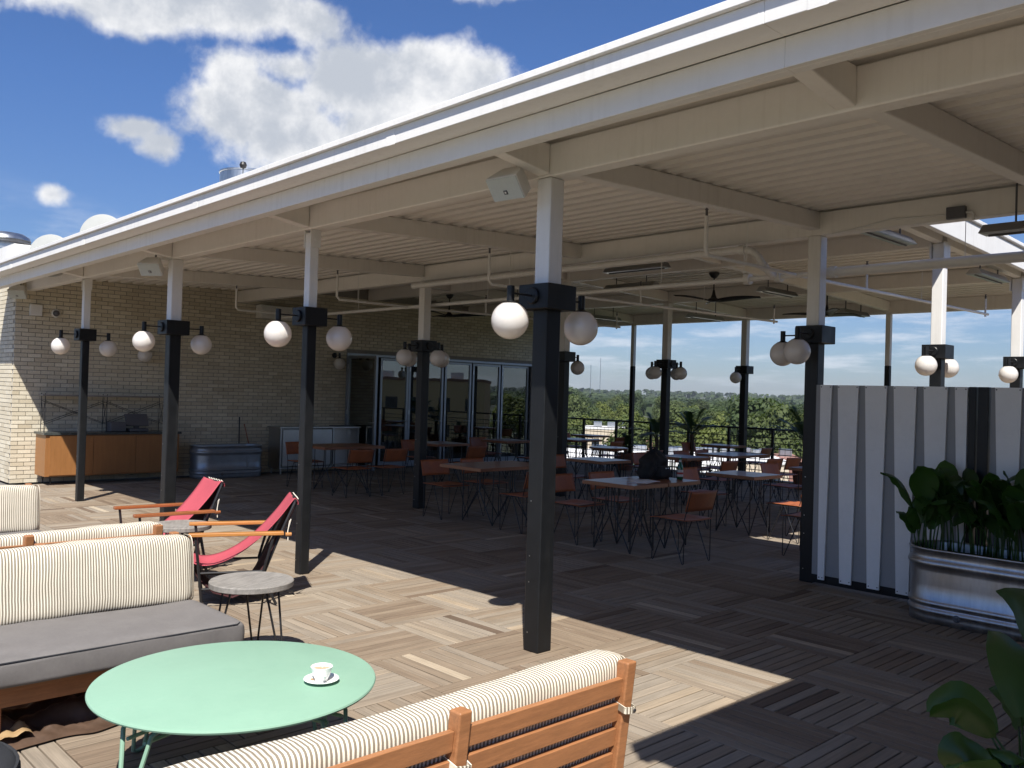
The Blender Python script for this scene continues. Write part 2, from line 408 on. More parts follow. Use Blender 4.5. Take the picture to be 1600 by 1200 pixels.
def tag(o, label=None, cat=None, group=None, kind=None):
    if label: o['label'] = label
    if cat: o['category'] = cat
    if group: o['group'] = group
    if kind: o['kind'] = kind
    return o
def thing(name, loc, label, cat, group=None, rz=0.):
    o = bpy.data.objects.new(name, None); COL.objects.link(o); o.location = loc; o.rotation_euler = (0, 0, rz)
    o.empty_display_size = .1
    return tag(o, label, cat, group)
def copy_tree(o, parent=None):
    c = o.copy(); COL.objects.link(c)
    if parent: c.parent = parent
    for ch in list(o.children): copy_tree(ch, c)
    return c
def ell(a, b, n): return [(a*math.cos(2*math.pi*k/n), b*math.sin(2*math.pi*k/n)) for k in range(n)]

# ------------------------------------------------------------------ terrace floor of wooden deck tiles
TS, OX, OY = .6096, 1.3133, .8891
XW = -11.75                       # face of the brick building
X0, X1, Y0, Y1 = XW-.02, 7.0, -7.0, 12.55
base = MB().box(-26, 9, -14, 12.6, -.5, -.034).build('deck_floor', 'gravel'); tag(base, kind='structure')
rnd = random.Random(3)
TONE = [.5]
def slat_into(mb, x0, y0, x1, y1, along_x, z=0.):
    """one slat; the UV runs along its grain"""
    t = min(.8, max(.12, TONE[0]+rnd.gauss(0, .085))) if rnd.random() < .955 else rnd.choice((.08, .84, .90, .95, .16))
    o = len(mb.v); c = .0025; zj = z+rnd.uniform(-.0012, .0012)
    b, tp = -.022, zj
    pts = [(x0, y0, b), (x1, y0, b), (x1, y1, b), (x0, y1, b), (x0, y0, tp-c), (x1, y0, tp-c), (x1, y1, tp-c), (x0, y1, tp-c),
           (x0+c, y0+c, tp), (x1-c, y0+c, tp), (x1-c, y1-c, tp), (x0+c, y1-c, tp)]
    fs = [(8, 9, 10, 11), (0, 1, 5, 4), (1, 2, 6, 5), (2, 3, 7, 6), (3, 0, 4, 7), (4, 5, 9, 8), (5, 6, 10, 9), (6, 7, 11, 10), (7, 4, 8, 11)]
    mb.add(pts, fs, t)
    ou, ov = rnd.uniform(0, 40), rnd.uniform(0, 40)
    for p in pts:
        a, bb = (p[0], p[1]) if along_x else (p[1], p[0])
        mb.uv += [(a+ou, bb+ov+p[2])]
NS = 8; PIT = TS/NS; GAP = .0085; TG = .0036
def tile_slats(i, j):
    x, y = OX+i*TS, OY+j*TS; ax = (i+j) % 2 == 0; out = []
    tw = (TS-2*TG); p = tw/NS
    for k in range(NS):
        a = k*p+(GAP/2 if k else 0); b = (k+1)*p-(GAP/2 if k < NS-1 else 0)
        if ax: out.append((x+TG, y+TG+a, x+TS-TG, y+TG+b, True))
        else: out.append((x+TG+a, y+TG, x+TG+b, y+TS-TG, False))
    return out
tiles = []
for i in range(-22, 9):
    for j in range(-13, 20):
        cx, cy = OX+(i+.5)*TS, OY+(j+.5)*TS
        if not (X0-.2 < cx < X1 and Y0 < cy < Y1-.1): continue
        if cx < XW+.25: continue
        px, py, dz = proj((cx, cy, 0)); vis = dz > .3 and -60 < px < 1660 and py < 1290
        # keep clear of foreground furniture when ranking which tiles show largest
        d = (Vector((cx, cy, 0))-CAM).length
        hid = (cx > 1.9 and cy < -1.2) or (-1.3 < cx < .2 and cy < -1.95)
        tiles.append((0 if (vis and not hid) else 1, d, i, j))
tiles.sort(); rest = MB(); rest.uv = []
for n, (_, d, i, j) in enumerate(tiles):
    TONE[0] = rnd.uniform(.34, .66); sl_ = tile_slats(i, j); x, y = OX+i*TS, OY+j*TS
    if n < 37:
        bt = MB(); bt.uv = None
        for q in (.12, .5, .88):
            if (i+j) % 2 == 0: bt.box(x+q*TS-.02, x+q*TS+.02, y+.01, y+TS-.01, -.033, -.0225)
            else: bt.box(x+.01, x+TS-.01, y+q*TS-.02, y+q*TS+.02, -.033, -.0225)
        to = bt.build('deck_tile', 'black_metal', base)
        for s_ in sl_:
            m_ = MB(); m_.uv = []; slat_into(m_, *s_); m_.build('slat', 'deck_slat_wood', to)
    elif n < 300:
        m_ = MB(); m_.uv = []
        for s_ in sl_: slat_into(m_, *s_)
        m_.build('deck_tile', 'deck_slat_wood', base)
    else:
        for s_ in sl_: slat_into(rest, *s_)
tag(rest.build('far_deck_tiles', 'deck_slat_wood', base), kind='stuff')

# ------------------------------------------------------------------ brick building with folding glass doors
bw = thing('brick_building', (XW, -.15, 0), 'cream brick building wall with folding glass doors along the terrace', 'building')
YL = 12.45; D0, D1, DH = 6.10+.15, 11.62+.15, 2.43   # local y of the door opening
core = MB()
core.box(-.30, -.012, 0.012, 3.85, 0, 3.62).box(-.30, -.012, 3.85, D0, 0, 4.1).box(-.30, -.012, D1, YL, 0, 4.1).box(-.30, -.012, D0, D1, DH, 4.1).box(-9, -.30, .012, .3, 0, 3.62)
core.box(-9, -.30, YL-.3, YL, 0, 4.1)
core.build('wall', 'mortar', bw)
CH, BL, MJ = .0677, .2032, .0095
cand = []
rb = random.Random(5)
for c in range(53):
    z0 = c*CH+MJ/2; z1 = (c+1)*CH-MJ/2
    off = (c % 2)*BL/2
    y = -off
    while y < YL:
        a, b = max(y+MJ/2, 0), min(y+BL-MJ/2, YL); y += BL
        if z0 < DH+.02:
            if b > D0-.01 and a < D0: b = min(b, D0-.004)
            if a < D1+.01 and b > D1: a = max(a, D1+.004)
            if a >= D0-.005 and b <= D1+.005: continue
        if b-a < .03: continue
        cand.append(('x', a, b, z0, z1))
    y = -(BL/2-off)
    while y > -9+.3:
        b, a = y-MJ/2, y-BL+MJ/2; y -= BL
        cand.append(('y', a, b, z0, z1))
def brick_vis(q):
    k, a, b, z0, z1 = q
    p = Vector((XW, -.15+(a+b)/2, (z0+z1)/2)) if k == 'x' else Vector((XW+(a+b)/2, -.15, (z0+z1)/2))
    px, py, dz = proj(p); v = -5 < px < 1600 and z0 < 3.15
    hid = 60 < px < 285 and 672 < py
    return (0 if v and not hid else 1, (p-CAM).length)
cand.sort(key=brick_vis); far = MB()
for n, (k, a, b, z0, z1) in enumerate(cand):
    m_ = MB() if n < 300 else far; t = min(1, max(0, rb.gauss(.55, .22))); pr = rb.uniform(-.0015, .0015)
    if k == 'x': m_.box(-.03, pr, a, b, z0, z1, t)
    else: m_.box(a, b, pr, .03, z0, z1, t)
    if n < 300: m_.build('brick', 'cream_brick', bw)
tag(far.build('brick_field', 'cream_brick', bw), kind='stuff')
MB().box(-.42, .03, -.06, 3.85, 3.625, 3.84).box(-9, -.42, -.06, .42, 3.625, 3.84).build('coping', 'white_paint', bw)
MB().box(-9, -.42, .42, 3.85, 3.5, 3.60).box(-9, -.30, 3.85, YL, 3.95, 4.05).build('flat_roof', 'gravel', bw)
# room behind the doors
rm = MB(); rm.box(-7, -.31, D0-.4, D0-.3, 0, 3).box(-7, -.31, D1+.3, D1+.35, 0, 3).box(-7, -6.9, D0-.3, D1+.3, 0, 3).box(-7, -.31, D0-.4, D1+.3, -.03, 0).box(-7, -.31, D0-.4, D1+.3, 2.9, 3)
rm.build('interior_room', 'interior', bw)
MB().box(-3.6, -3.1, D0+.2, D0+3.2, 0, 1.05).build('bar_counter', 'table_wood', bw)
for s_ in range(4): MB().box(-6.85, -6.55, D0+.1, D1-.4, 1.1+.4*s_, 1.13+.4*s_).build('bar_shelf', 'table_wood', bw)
# door frames: panel edges measured along the wall
def door_leaf(y0, y1, ang=0., hx=0.):
    fr = MB(); fw = .055; L = y1-y0
    fr.box(-.03, .03, 0, fw, .03, DH-.06).box(-.03, .03, L-fw, L, .03, DH-.06).box(-.03, .03, fw, L-fw, DH-.06-fw, DH-.06).box(-.03, .03, fw, L-fw, .03, .03+fw*1.6)
    o = fr.build('door', 'aluminium', bw, bevel=.004); o.location = (hx-.10, y0, 0); o.rotation_euler = (0, 0, ang)
    MB().box(-.004, .004, fw, L-fw, .03+fw*1.6, DH-.06-fw).build('pane', 'door_glass', o)
    h = MB(); h.tube([(.03, L-fw*.5, 1.0), (.07, L-fw*.5, 1.0), (.07, L-fw*.5-.11, 1.0)], .009, 6); h.build('handle', 'steel', o, smooth=True)
    hg = MB()
    for z in (.3, 1.15, 2.1): hg.box(.03, .042, 0, .03, z, z+.09)
    hg.build('hinge', 'steel', o)
    return o
frm = MB(); frm.box(-.2, .02, D0, D0+.05, 0, DH).box(-.2, .02, D1-.05, D1, 0, DH).box(-.2, .02, D0+.05, D1-.05, DH-.055, DH).box(-.2, .05, D0+.05, D1-.05, 0, .03)
frm.build('door_frame', 'aluminium', bw, bevel=.004)
door_leaf(D0+.06, D0+.92, R(-82), .10)           # one leaf folded open
for a, b in [(7.17, 7.93), (7.94, 8.93), (8.97, 9.78), (9.82, 10.72), (10.76, 11.69)]:
    door_leaf(a, b)

# ------------------------------------------------------------------ steel pavilion roof
pv = thing('pavilion_roof', (0, 0, 0), 'white painted steel pavilion with corrugated roof on black and white columns', 'pavilion')
def zd(y): return 3.33+.041*y if y <= 3.7705 else 3.60+.033*(12.15-y)
SC = .1294; RW = [0, 3.64, 6.6, 9.42, 12.15]   # rows of columns
XE = 8.0; XB = .07                              # right end of the front roof, edge of the rear roof
def beam_u(x0, x1, y0, y1, zb, zt, name='beam', m='cream_paint'):
    return MB().box(x0, x1, y0, y1, zb, zt).build(name, m, pv, bevel=.012)
def beam_v(x0, x1, ya, yb, dep, da=None, name='beam', m='cream_paint', top=-.004):
    da = dep if da is None else da
    p = [(x0, ya, zd(ya)-da), (x1, ya, zd(ya)-da), (x1, yb, zd(yb)-dep), (x0, yb, zd(yb)-dep), (x0, ya, zd(ya)+top), (x1, ya, zd(ya)+top), (x1, yb, zd(yb)+top), (x0, yb, zd(yb)+top)]
    return MB().hexa(p).build(name, m, pv, bevel=.01)
beam_u(XW-.02, XE, 0, SC, 3.11, 3.328)
beam_u(XW-.02, XE, RW[1], RW[1]+SC, 3.255, 3.474)
for y in RW[2:4]: beam_u(XW-.02, -6-.002, y, y+SC, zd(y)-.22, zd(y)-.002)
for y in RW[2:4]: beam_u(-6+.002, -SC-.002, y, y+SC, zd(y)-.22, zd(y)-.002)
beam_u(XW-.02, XB, RW[4], RW[4]+SC, zd(RW[4])-.235, zd(RW[4])-.002)
for xc in (-9, -6, -3, 0, 2.06, 4.1, 6.1):
    x0, x1 = xc-SC+.012, xc-.012
    beam_v(x0, x1, SC+.002, RW[1]-.002, .17)
    beam_v(x0, x1, -.555, -.002, .205, .11, 'stub')
    if xc <= 0:
        for a, b in zip(RW[1:-1], RW[2:]): beam_v(x0, x1, a+SC+.002, b-.002, .185)
# bright edge beam beside the open bay
beam_v(XB+.032, XB+.10, RW[1]+SC+.003, RW[4]+.35, .17, m='white_paint', top=.085)
beam_v(XB+.02, XB+.125, RW[1]+SC+.003, RW[4]+.36, -.115, m='white_paint', top=.165)
beam_v(XB+.032, XB+.085, RW[1]+SC+.003, RW[4]+.355, -.086, m='plastic_white', top=.114)
MB().box(XW-.28, XB+.03, RW[1]+.085, RW[1]+.126, 3.4745, 4.12).build('step_panel', 'white_paint', pv)
def fall(x): return .0088*(min(x, 2)-1.6)          # the eave falls gently towards the brick building for drainage
def eave(mb, y0, y1, z0, z1):
    xa, xb, xc = XW-.3, 2.0, XE
    for p, q in ((xa, xb), (xb, xc)):
        mb.hexa([(p, y0, z0+fall(p)), (q, y0, z0+fall(q)), (q, y1, z0+fall(q)), (p, y1, z0+fall(p)), (p, y0, z1+fall(p)), (q, y0, z1+fall(q)), (q, y1, z1+fall(q)), (p, y1, z1+fall(p))])
    return mb
def edge_beam_front():
    eave(eave(MB(), -.60, -.56, 3.155, 3.292), -.56, -.50, 3.155, 3.167).build('edge_beam', 'white_paint', pv, bevel=.003)
    eave(MB(), -.78, -.601, 3.294, 3.3985).build('gutter', 'white_paint', pv, bevel=.004)
    eave(MB(), -.808, -.60, 3.400, 3.440).build('drip_edge', 'white_paint', pv, bevel=.004)
    xa, xb = XW-.3, XE; fz = lambda x, d: 3.4405+fall(x)+d
    MB().hexa([(xa, -.66, fz(xa, 0)), (xb, -.66, fz(xb, 0)), (xb, -.30, zd(-.3)+.107), (xa, -.30, zd(-.3)+.107), (xa, -.66, fz(xa, .006)), (xb, -.66, fz(xb, .006)), (xb, -.30, zd(-.3)+.113), (xa, -.30, zd(-.3)+.113)]).build('flashing', 'white_paint', pv)
    for k in range(7):
        x = -9.6+2.95*k; MB().box(x, x+.09, -.7825, -.77, 3.2925+fall(x), 3.397+fall(x)).build('gutter_joint', 'white_paint', pv)
edge_beam_front()
# fluted deck: flutes run along x
def flute_sheet(x0, x1, ya, yb, name):
    mb = MB(); prof = []; y = ya; P = .2032
    while y < yb-1e-6:
        for dy, up in ((0, 0), (.088, 0), (.104, .078), (.187, .078)):
            yy = min(y+dy, yb); prof.append((yy, zd(yy)+up))
        y += P
    prof.append((yb, zd(yb)))
    o = len(mb.v)
    for x in (x0, x1): mb.add([(x, a, b) for a, b in prof], [])
    n = len(prof)
    for k in range(n-1): mb.f.append((o+k, o+n+k, o+n+k+1, o+k+1))
    # top skin
    mb.hexa([(x0, ya, zd(ya)+.092), (x1, ya, zd(ya)+.092), (x1, yb, zd(yb)+.092), (x0, yb, zd(yb)+.092), (x0, ya, zd(ya)+.105), (x1, ya, zd(ya)+.105), (x1, yb, zd(yb)+.105), (x0, yb, zd(yb)+.105)])
    return mb.build(name, 'deck_paint', pv)
xs = [XW-.28, -9-SC/2, -6-SC/2, -3-SC/2, -SC/2, 2.06-SC/2, 4.1-SC/2, XE]
for a, b in zip(xs[:-1], xs[1:]): flute_sheet(a+.0015, b-.0015, -.56, RW[1]+SC, 'roof_sheet')
xs = [XW-.28, -9-SC/2, -6-SC/2, -3-SC/2, XB+.03]
for a, b in zip(xs[:-1], xs[1:]): flute_sheet(a+.0015, b-.0015, RW[1]+SC+.002, RW[4]+.35, 'roof_sheet')
# roof wing over the camera side: shades the floor at the right
wing = MB().box(3.13, XE, -2.42, -.815, 3.33, 3.46); wing.build('wing_roof', 'deck_paint', pv)
MB().box(3.13, 3.19, -2.40, -.815, 3.19, 3.328).build('edge_beam', 'white_paint', pv)

def column(x, y, s, ztop, collar=True, zj=2.405):
    """x, y: near corner (max x, min y)"""
    c = MB(); c.box(x-s, x, y, y+s, zj-.08 if collar else zj, ztop); o = c.build('column', 'white_paint', pv, bevel=.01)
    MB().box(x-s-.0015, x+.0015, y-.0015, y+s+.0015, 0, zj-.16 if collar else zj-.001).build('black_shaft', 'black_paint', o, bevel=.01)
    if collar:
        h = .135 if s > .1 else .115; cx, cy = x-s/2, y+s/2
        MB().box(cx-h, cx+h, cy-h, cy+h, zj-.165, zj).build('collar', 'black_paint', o, bevel=.006)
    sc_ = MB()
    for z in (.12, .45, .62, .98):
        sc_.box(x-.02-s*.6, x-.012-s*.6, y-.004, y-.001, z, z+.008)
    sc_.build('screw', 'steel', o)
    return o
S3 = .0925
cols = []
def front_post(xc):
    s = S3; x = xc+s/2; y = SC/2-s/2
    o = column(x, y, s, 3.085); cols.append(o)
    p = MB()
    for dx in (-s/2-.016, s/2+.004): p.box(xc+dx, xc+dx+.012, y-.005, y+s+.005, 2.95, 3.108)
    p.tube([(xc-s/2-.02, y+s/2, 3.02), (xc+s/2+.022, y+s/2, 3.02)], .013, 8)
    p.build('clevis', 'white_paint', o)
for x in (0, -6): column(x, 0, SC, 3.109)
for xc in (-3.065, -9.065): front_post(xc)
for x in (0, -6): column(x, RW[1], SC, 3.254)
for y in RW[2:4]:
    column(-6, y, SC, zd(y)-.221); column(0, y, SC, zd(y)-.186)
for x in (0, -6): column(x, RW[4], SC, zd(RW[4])-.236)
for x in (-3, -9): column(x, RW[4]+.02, S3, zd(RW[4])-.236, False)
for x in (-.005,):
    for y in RW[2:4]:
        MB().box(x-SC-.02, x-SC-.004, y-.03, y+SC+.03, zd(y)-.36, zd(y)-.172).box(x+.004, x+.02, y-.03, y+SC+.03, zd(y)-.36, zd(y)-.172).build('clevis', 'white_paint', pv)
for x, y in ((6.1, 0), (6.1, 3.64), (7.9, -2.3)): column(x, y, SC, 3.109 if y <= 0 else 3.254, False)

nb = thing('sky_blocker', (8.25, -3.2, 0), 'unseen brown block added beyond the pavilion roof to hold back sky light', 'building')  # added block out of view, keeps sky light off the shaded floor
MB().box(0, 5, 0, 12.5, 0, 4.6).build('wall', 'wall_brown', nb); MB().box(-.05, 5.05, -.05, 12.55, 4.601, 4.75).build('coping', 'white_paint', nb)
MB().box(-.03, -.002, 4.2, 5.2, 0, 2.15).build('door', 'black_paint', nb)

# ------------------------------------------------------------------ globe lamps on the column collars
def lamp_proto():
    r = thing('globe_lamp', (0, 0, 0), '', 'lamp', 'opal globe lamps on black arms')
    # local: backplate at origin on a face, arm along -y, globe hangs below
    MB().lathe([(0, 0), (.055, 0), (.055, .014), (.048, .02), (0, .02)], 20).build('backplate', 'black_paint', r, smooth=True).rotation_euler = (R(90), 0, 0)
    MB().tube([(0, -.01, 0), (0, -.20, 0)], .007, 8).build('arm', 'black_metal', r, smooth=True)
    MB().lathe([(0, .045), (.024, .045), (.024, -.05), (.03, -.055), (.055, -.066), (.06, -.075), (0, -.075)], 20, (0, -.20, 0)).build('fitter', 'black_paint', r, smooth=True)
    pr = [(.052, -.066)]
    for k in range(1, 25):
        a = math.pi*(k/24); 
        if .12*math.sin(a) > .052 or a > 1: pr.append((max(.0005, .12*math.sin(a)), -.175+.12*math.cos(a)))
    MB().lathe(pr, 32, (0, -.20, 0)).build('globe', 'opal_glass', r, smooth='all')
    return r
LP = lamp_proto(); used = [False]
def lamp(x, y, z, rz, label):
    o = LP if not used[0] else copy_tree(LP); used[0] = True
    o.location = (x, y, z); o.rotation_euler = (0, 0, rz); o['label'] = label; return o
def col_lamps(x, y, s, sides, where):
    h = .135 if s > .1 else .115; cx, cy = x-s/2, y+s/2; z = 2.325
    nm = {'S': (0, -h, 0, 'sofa side'), 'N': (0, h, R(180), 'railing side'), 'W': (-h, 0, R(-90), 'brick wall side'), 'E': (h, 0, R(90), 'slatted partition side')}
    for q in sides:
        dx, dy, rz, t = nm[q]
        lamp(cx+dx, cy+dy, z, rz, 'globe lamp on the %s of %s' % (t, where))
col_lamps(0, 0, SC, 'SN', 'the roof-edge column holding the badged speaker')
col_lamps(-3.065+S3/2, SC/2-S3/2, S3, 'SN', 'the thin post beside the red sling chairs')
col_lamps(-6, 0, SC, 'SN', 'the thick column behind the red sling chairs')
col_lamps(-9.065+S3/2, SC/2-S3/2, S3, 'SN', 'the thin post before the wooden credenza')
col_lamps(-6, RW[1], SC, 'SNWE', 'the inner column before the glass doors')
col_lamps(0, RW[1], SC, 'SW', 'the column holding the slatted partition')
col_lamps(-6, RW[2], SC, 'N', 'the column just behind the inner one')
col_lamps(-6, RW[3], SC, 'SNWE', 'the inner column nearest the palms')
col_lamps(-6, RW[4], SC, 'S', 'the thick column at the railing')
col_lamps(0, RW[2], SC, 'SN', 'the first sunlit column behind the partition')
col_lamps(0, RW[3], SC, 'S', 'the second sunlit column behind the partition')
lamp(XW+.001, 1.85, 2.33, R(90), 'white globe lamp on the brick wall above the wooden credenza')
lamp(XW+.001, 5.80, 2.36, R(90), 'white globe lamp on the brick wall beside the glass doors')

# ------------------------------------------------------------------ ceiling services
def rod(mb, a, b, r=.004): mb.tube([a, b], r, 6)
pp = thing('sprinkler_pipe', (0, 0, 0), 'white sprinkler pipes hung below the corrugated roof with upright heads', 'pipe')
MB().tube([(-10.4, 3.86, 2.93), (-.2, 3.86, 2.93)], .026, 10).build('main_pipe', 'white_paint', pp, smooth=True)
MB().tube([(-.2, 3.86, 2.93), (5, 3.86, 2.93)], .045, 12).build('main_pipe', 'white_paint', pp, smooth=True)
MB().tube([(-6.1, 3.50, 3.17), (-.78, 3.50, 3.17), (-.66, 3.51, 3.16), (-.60, 3.54, 3.10), (-.58, 3.60, 3.02), (-.58, 3.74, 2.95), (-.58, 3.86, 2.93)], .037, 12).build('riser', 'white_paint', pp, smooth=True)
for x in (-.15, .02, -.9, -.55): MB().tube([(x-.03, 3.86, 2.93), (x+.03, 3.86, 2.93)], .056, 12).build('coupling', 'white_paint', pp, smooth=True)
for a, b in (((-.72, 3.505, 3.168), (-.78, 3.50, 3.17)), ((-.58, 3.60, 3.02), (-.58, 3.63, 3.0))): MB().tube([a, b], .048, 12).build('coupling', 'white_paint', pp, smooth=True)
for x, ya in ((-6.65, 2.6), (-3.5, 2.62), (-.36, 2.3), (-9.7, 2.6)):
    MB().tube([(x, ya, zd(ya)-.16), (x, ya, 2.97), (x, ya+.04, 2.93), (x, 3.86, 2.93)], .018, 8).build('branch_pipe', 'white_paint', pp, smooth=True)
    MB().lathe([(.011, 0), (.011, .05), (.018, .055), (.006, .065), (.006, .085), (.017, .09), (.017, .095), (0, .096)], 8, (x, ya, zd(ya)-.16)).build('sprinkler_head', 'plastic_grey', pp)
for x, yb in ((-.36, 9.2), (-3.5, 9.0), (-6.65, 8.8)):
    MB().tube([(x, 3.86, 2.93), (x, yb, 2.99)], .018, 8).build('branch_pipe', 'white_paint', pp, smooth=True)
    for y in (5.4, yb-.1):
        MB().tube([(x, y, 2.95), (x, y, 3.2)], .014, 8).build('branch_pipe', 'white_paint', pp, smooth=True)
        MB().lathe([(.011, 0), (.016, .03), (.006, .04), (.015, .06), (0, .061)], 8, (x, y, 3.2)).build('sprinkler_head', 'plastic_grey', pp)
hr = MB()
for x in (-9.4, -8.0, -6.3, -4.9, -3.4, -2.0, -.95, 1.2, 2.6): rod(hr, (x, 3.86, 2.95), (x, 3.86, 3.46), .0035)
for x in (-6.65, -3.5, -.36): rod(hr, (x, 2.95, 2.94), (x, 2.95, zd(2.95)), .0035); rod(hr, (x, 6.9, 2.96), (x, 6.9, zd(6.9)), .0035)
hr.build('hanger_rod', 'white_paint', pp)
cond = thing('conduit_box', (1.21, 3.64, 3.30), 'grey junction box with conduit on the white roof beam', 'junction box')
MB().box(-.075, .075, -.05, -.002, -.045, .055).build('box', 'plastic_grey', cond, bevel=.004)
MB().tube([(.075, -.02, .0), (.12, -.02, 0), (.135, -.02, -.02), (.135, -.02, -.07)], .010, 8).tube([(-.075, -.012, .0), (-.55, -.012, .02), (-.9, -.012, -.03), (-1.1, -.012, -.05)], .006, 6).build('conduit', 'white_paint', cond, smooth=True)

def heater(loc, along, L, z, label):
    o = thing('patio_heater', (loc[0], loc[1], z), label, 'heater', 'long infrared heaters hung under the roof', 0 if along == 'x' else R(90))
    h = L/2
    MB().hexa([(-h, -.10, 0), (h, -.10, 0), (h, .10, 0), (-h, .10, 0), (-h+.02, -.045, .075), (h-.02, -.045, .075), (h-.02, .045, .075), (-h+.02, .045, .075)]).build('housing', 'steel', o, bevel=.004)
    MB().box(-h+.03, h-.03, -.085, .085, -.006, -.001).build('reflector', 'steel', o)
    MB().tube([(-h+.05, 0, -.012), (h-.05, 0, -.012)], .008, 6).build('element', 'plastic_grey', o)
    dz = zd(loc[1])-z-.002 if (loc[0] < .3 or loc[1] < 3.7) else .3
    for x in (-h*.6, h*.6): MB().tube([(x, 0, .076), (x, 0, dz)], .009, 6).build('hanger', 'plastic_grey', o)
heater((.0, 5.05), 'y', 1.1, 3.43, 'long heater by the open roof bay nearest the slatted partition')
heater((-.08, 8.35), 'y', 1.1, 3.38, 'long heater by the open roof bay between the sunlit columns')
hb = (2.05, 3.58)
heater(hb, 'x', 1.25, 3.09, 'long heater hung in front of the roof beam above the galvanised planter')
heater((-3.95, 5.85), 'x', 1.1, 3.50, 'long heater hung crosswise in front of the big ceiling fan')
heater((-5.9, 10.5), 'y', 1.1, 3.25, 'long heater hung over the long table by the palms')
heater((-3.3, 8.65), 'y', 1.0, 3.40, 'long heater hung lengthwise right beside the big ceiling fan')
heater((-3.35, 11.4), 'y', 1.0, 3.30, 'long heater hung near the thin post at the railing')
heater((-8.2, 7.9), 'y', 1.05, 3.42, 'long heater hung above the tables by the glass doors')
heater((-8.6, 10.6), 'y', 1.05, 3.36, 'long heater hung above the small tables near the end of the glass doors')
heater((-5.2, 7.3), 'x', 1.05, 3.48, 'long heater hung behind the globe lamps of the inner column')

def fan(x, y, rz, label):
    z = zd(y); o = thing('ceiling_fan', (x, y, z), label, 'ceiling fan', 'black three-blade ceiling fans', rz)
    MB().lathe([(0, 0), (.085, 0), (.08, -.03), (.05, -.075), (.018, -.095), (0, -.095)], 20).build('canopy', 'black_metal', o, smooth=True)
    MB().tube([(0, 0, -.09), (0, 0, -.32)], .012, 8).build('downrod', 'black_metal', o, smooth=True)
    MB().lathe([(.014, -.28), (.03, -.36), (.05, -.41), (.09, -.43), (.10, -.455), (.07, -.475), (0, -.478)], 20).build('motor', 'black_metal', o, smooth=True)
    for k in range(3):
        a = k*2*math.pi/3
        def fn(u, v):
            r_ = .07+.70*u; wdt = .05+.095*math.sin(math.pi*min(1, u*1.0+.12))**.7*(1-.45*u)
            yy = (v-.5)*wdt; zz = -.45+.035*math.sin(u*2.2)-yy*.35-.012*0
            return (r_*math.cos(a)-yy*math.sin(a), r_*math.sin(a)+yy*math.cos(a), zz)
        b = MB().grid(fn, 12, 3).build('blade', 'black_metal', o, smooth='all')
        sdm = b.modifiers.new('solid', 'SOLIDIFY'); sdm.thickness = .012
fan(-4.1, 8.05, R(12), 'black ceiling fan hung over the tables beyond the partition column')
fan(-10.5, 7.8, R(48), 'black ceiling fan hung before the glass doors')
fan(-3.3, 10.3, R(70), 'black ceiling fan half hidden by the partition column')

def speaker(x, y, z, rz, label, tilt=R(38)):
    o = thing('outdoor_speaker', (x, y, z), label, 'speaker', 'white outdoor speakers under the roof edge', rz)
    b = MB(); w0, w1, d, h = .135, .085, .15, .17
    b.hexa([(-w0, -d/2, -h/2), (w0, -d/2, -h/2), (w1, d/2, -h/2), (-w1, d/2, -h/2), (-w0, -d/2, h/2), (w0, -d/2, h/2), (w1, d/2, h/2), (-w1, d/2, h/2)])
    c = b.build('cabinet', 'plastic_white', o, bevel=.01); c.rotation_euler = (tilt, 0, 0)
    g = MB().box(-w0+.008, w0-.008, -d/2-.004, -d/2+.001, -h/2+.008, h/2-.008).build('grille', 'speaker_grille', c)
    MB().box(-.016, .014, -d/2-.008, -d/2-.0042, -.038, -.010).build('badge', 'plastic_grey', c)
    MB().box(-.006, .006, -d/2-.0105, -d/2-.0082, -.029, -.018).build('badge_centre', 'plastic_white', c)
    MB().tube([(0, .05, .08), (.0, .07, .16)], .010, 6).build('bracket', 'plastic_grey', o)
speaker(-.20, -.17, 3.06, R(6), 'white speaker with black badge on the roof-edge column beside the striped sofa back')
speaker(-6.22, -.14, 3.02, R(38), 'white speaker on the roof-edge column behind the red sling chairs')
speaker(XW+.16, -.15, 3.06, R(50), 'white speaker at the corner of the brick building under the roof edge')

# things on the brick wall
jb = MB().box(0.001, .07, -.09, .09, -.09, .09).build('wall_box', 'plastic_white', None, bevel=.006); jb.location = (XW+.004, .14, 2.80)
tag(jb, 'small white square box on the brick wall beside the camera dome', 'box')
dc = thing('dome_camera', (XW+.002, .45, 2.775), 'round security dome camera on the brick wall', 'camera')
q = MB().lathe([(0, 0), (.07, 0), (.07, .025), (.055, .035)], 20).build('base', 'plastic_white', dc, smooth=True); q.rotation_euler = (0, R(90), 0)
q = MB().lathe([(.05, .03), (.045, .055), (.025, .075), (0, .08)], 20).build('dome', 'plastic_grey', dc, smooth=True); q.rotation_euler = (0, R(90), 0)
ac = thing('wall_unit', (XW+.003, 4.43, 2.98), 'white louvred unit high on the brick wall', 'wall unit')
MB().box(0, .22, -.42, .42, 0, .26).build('housing', 'plastic_white', ac, bevel=.01)
for k in range(5): MB().box(.2205, .228, -.40, .40, .04+.045*k, .06+.045*k).build('louvre', 'plastic_white', ac)

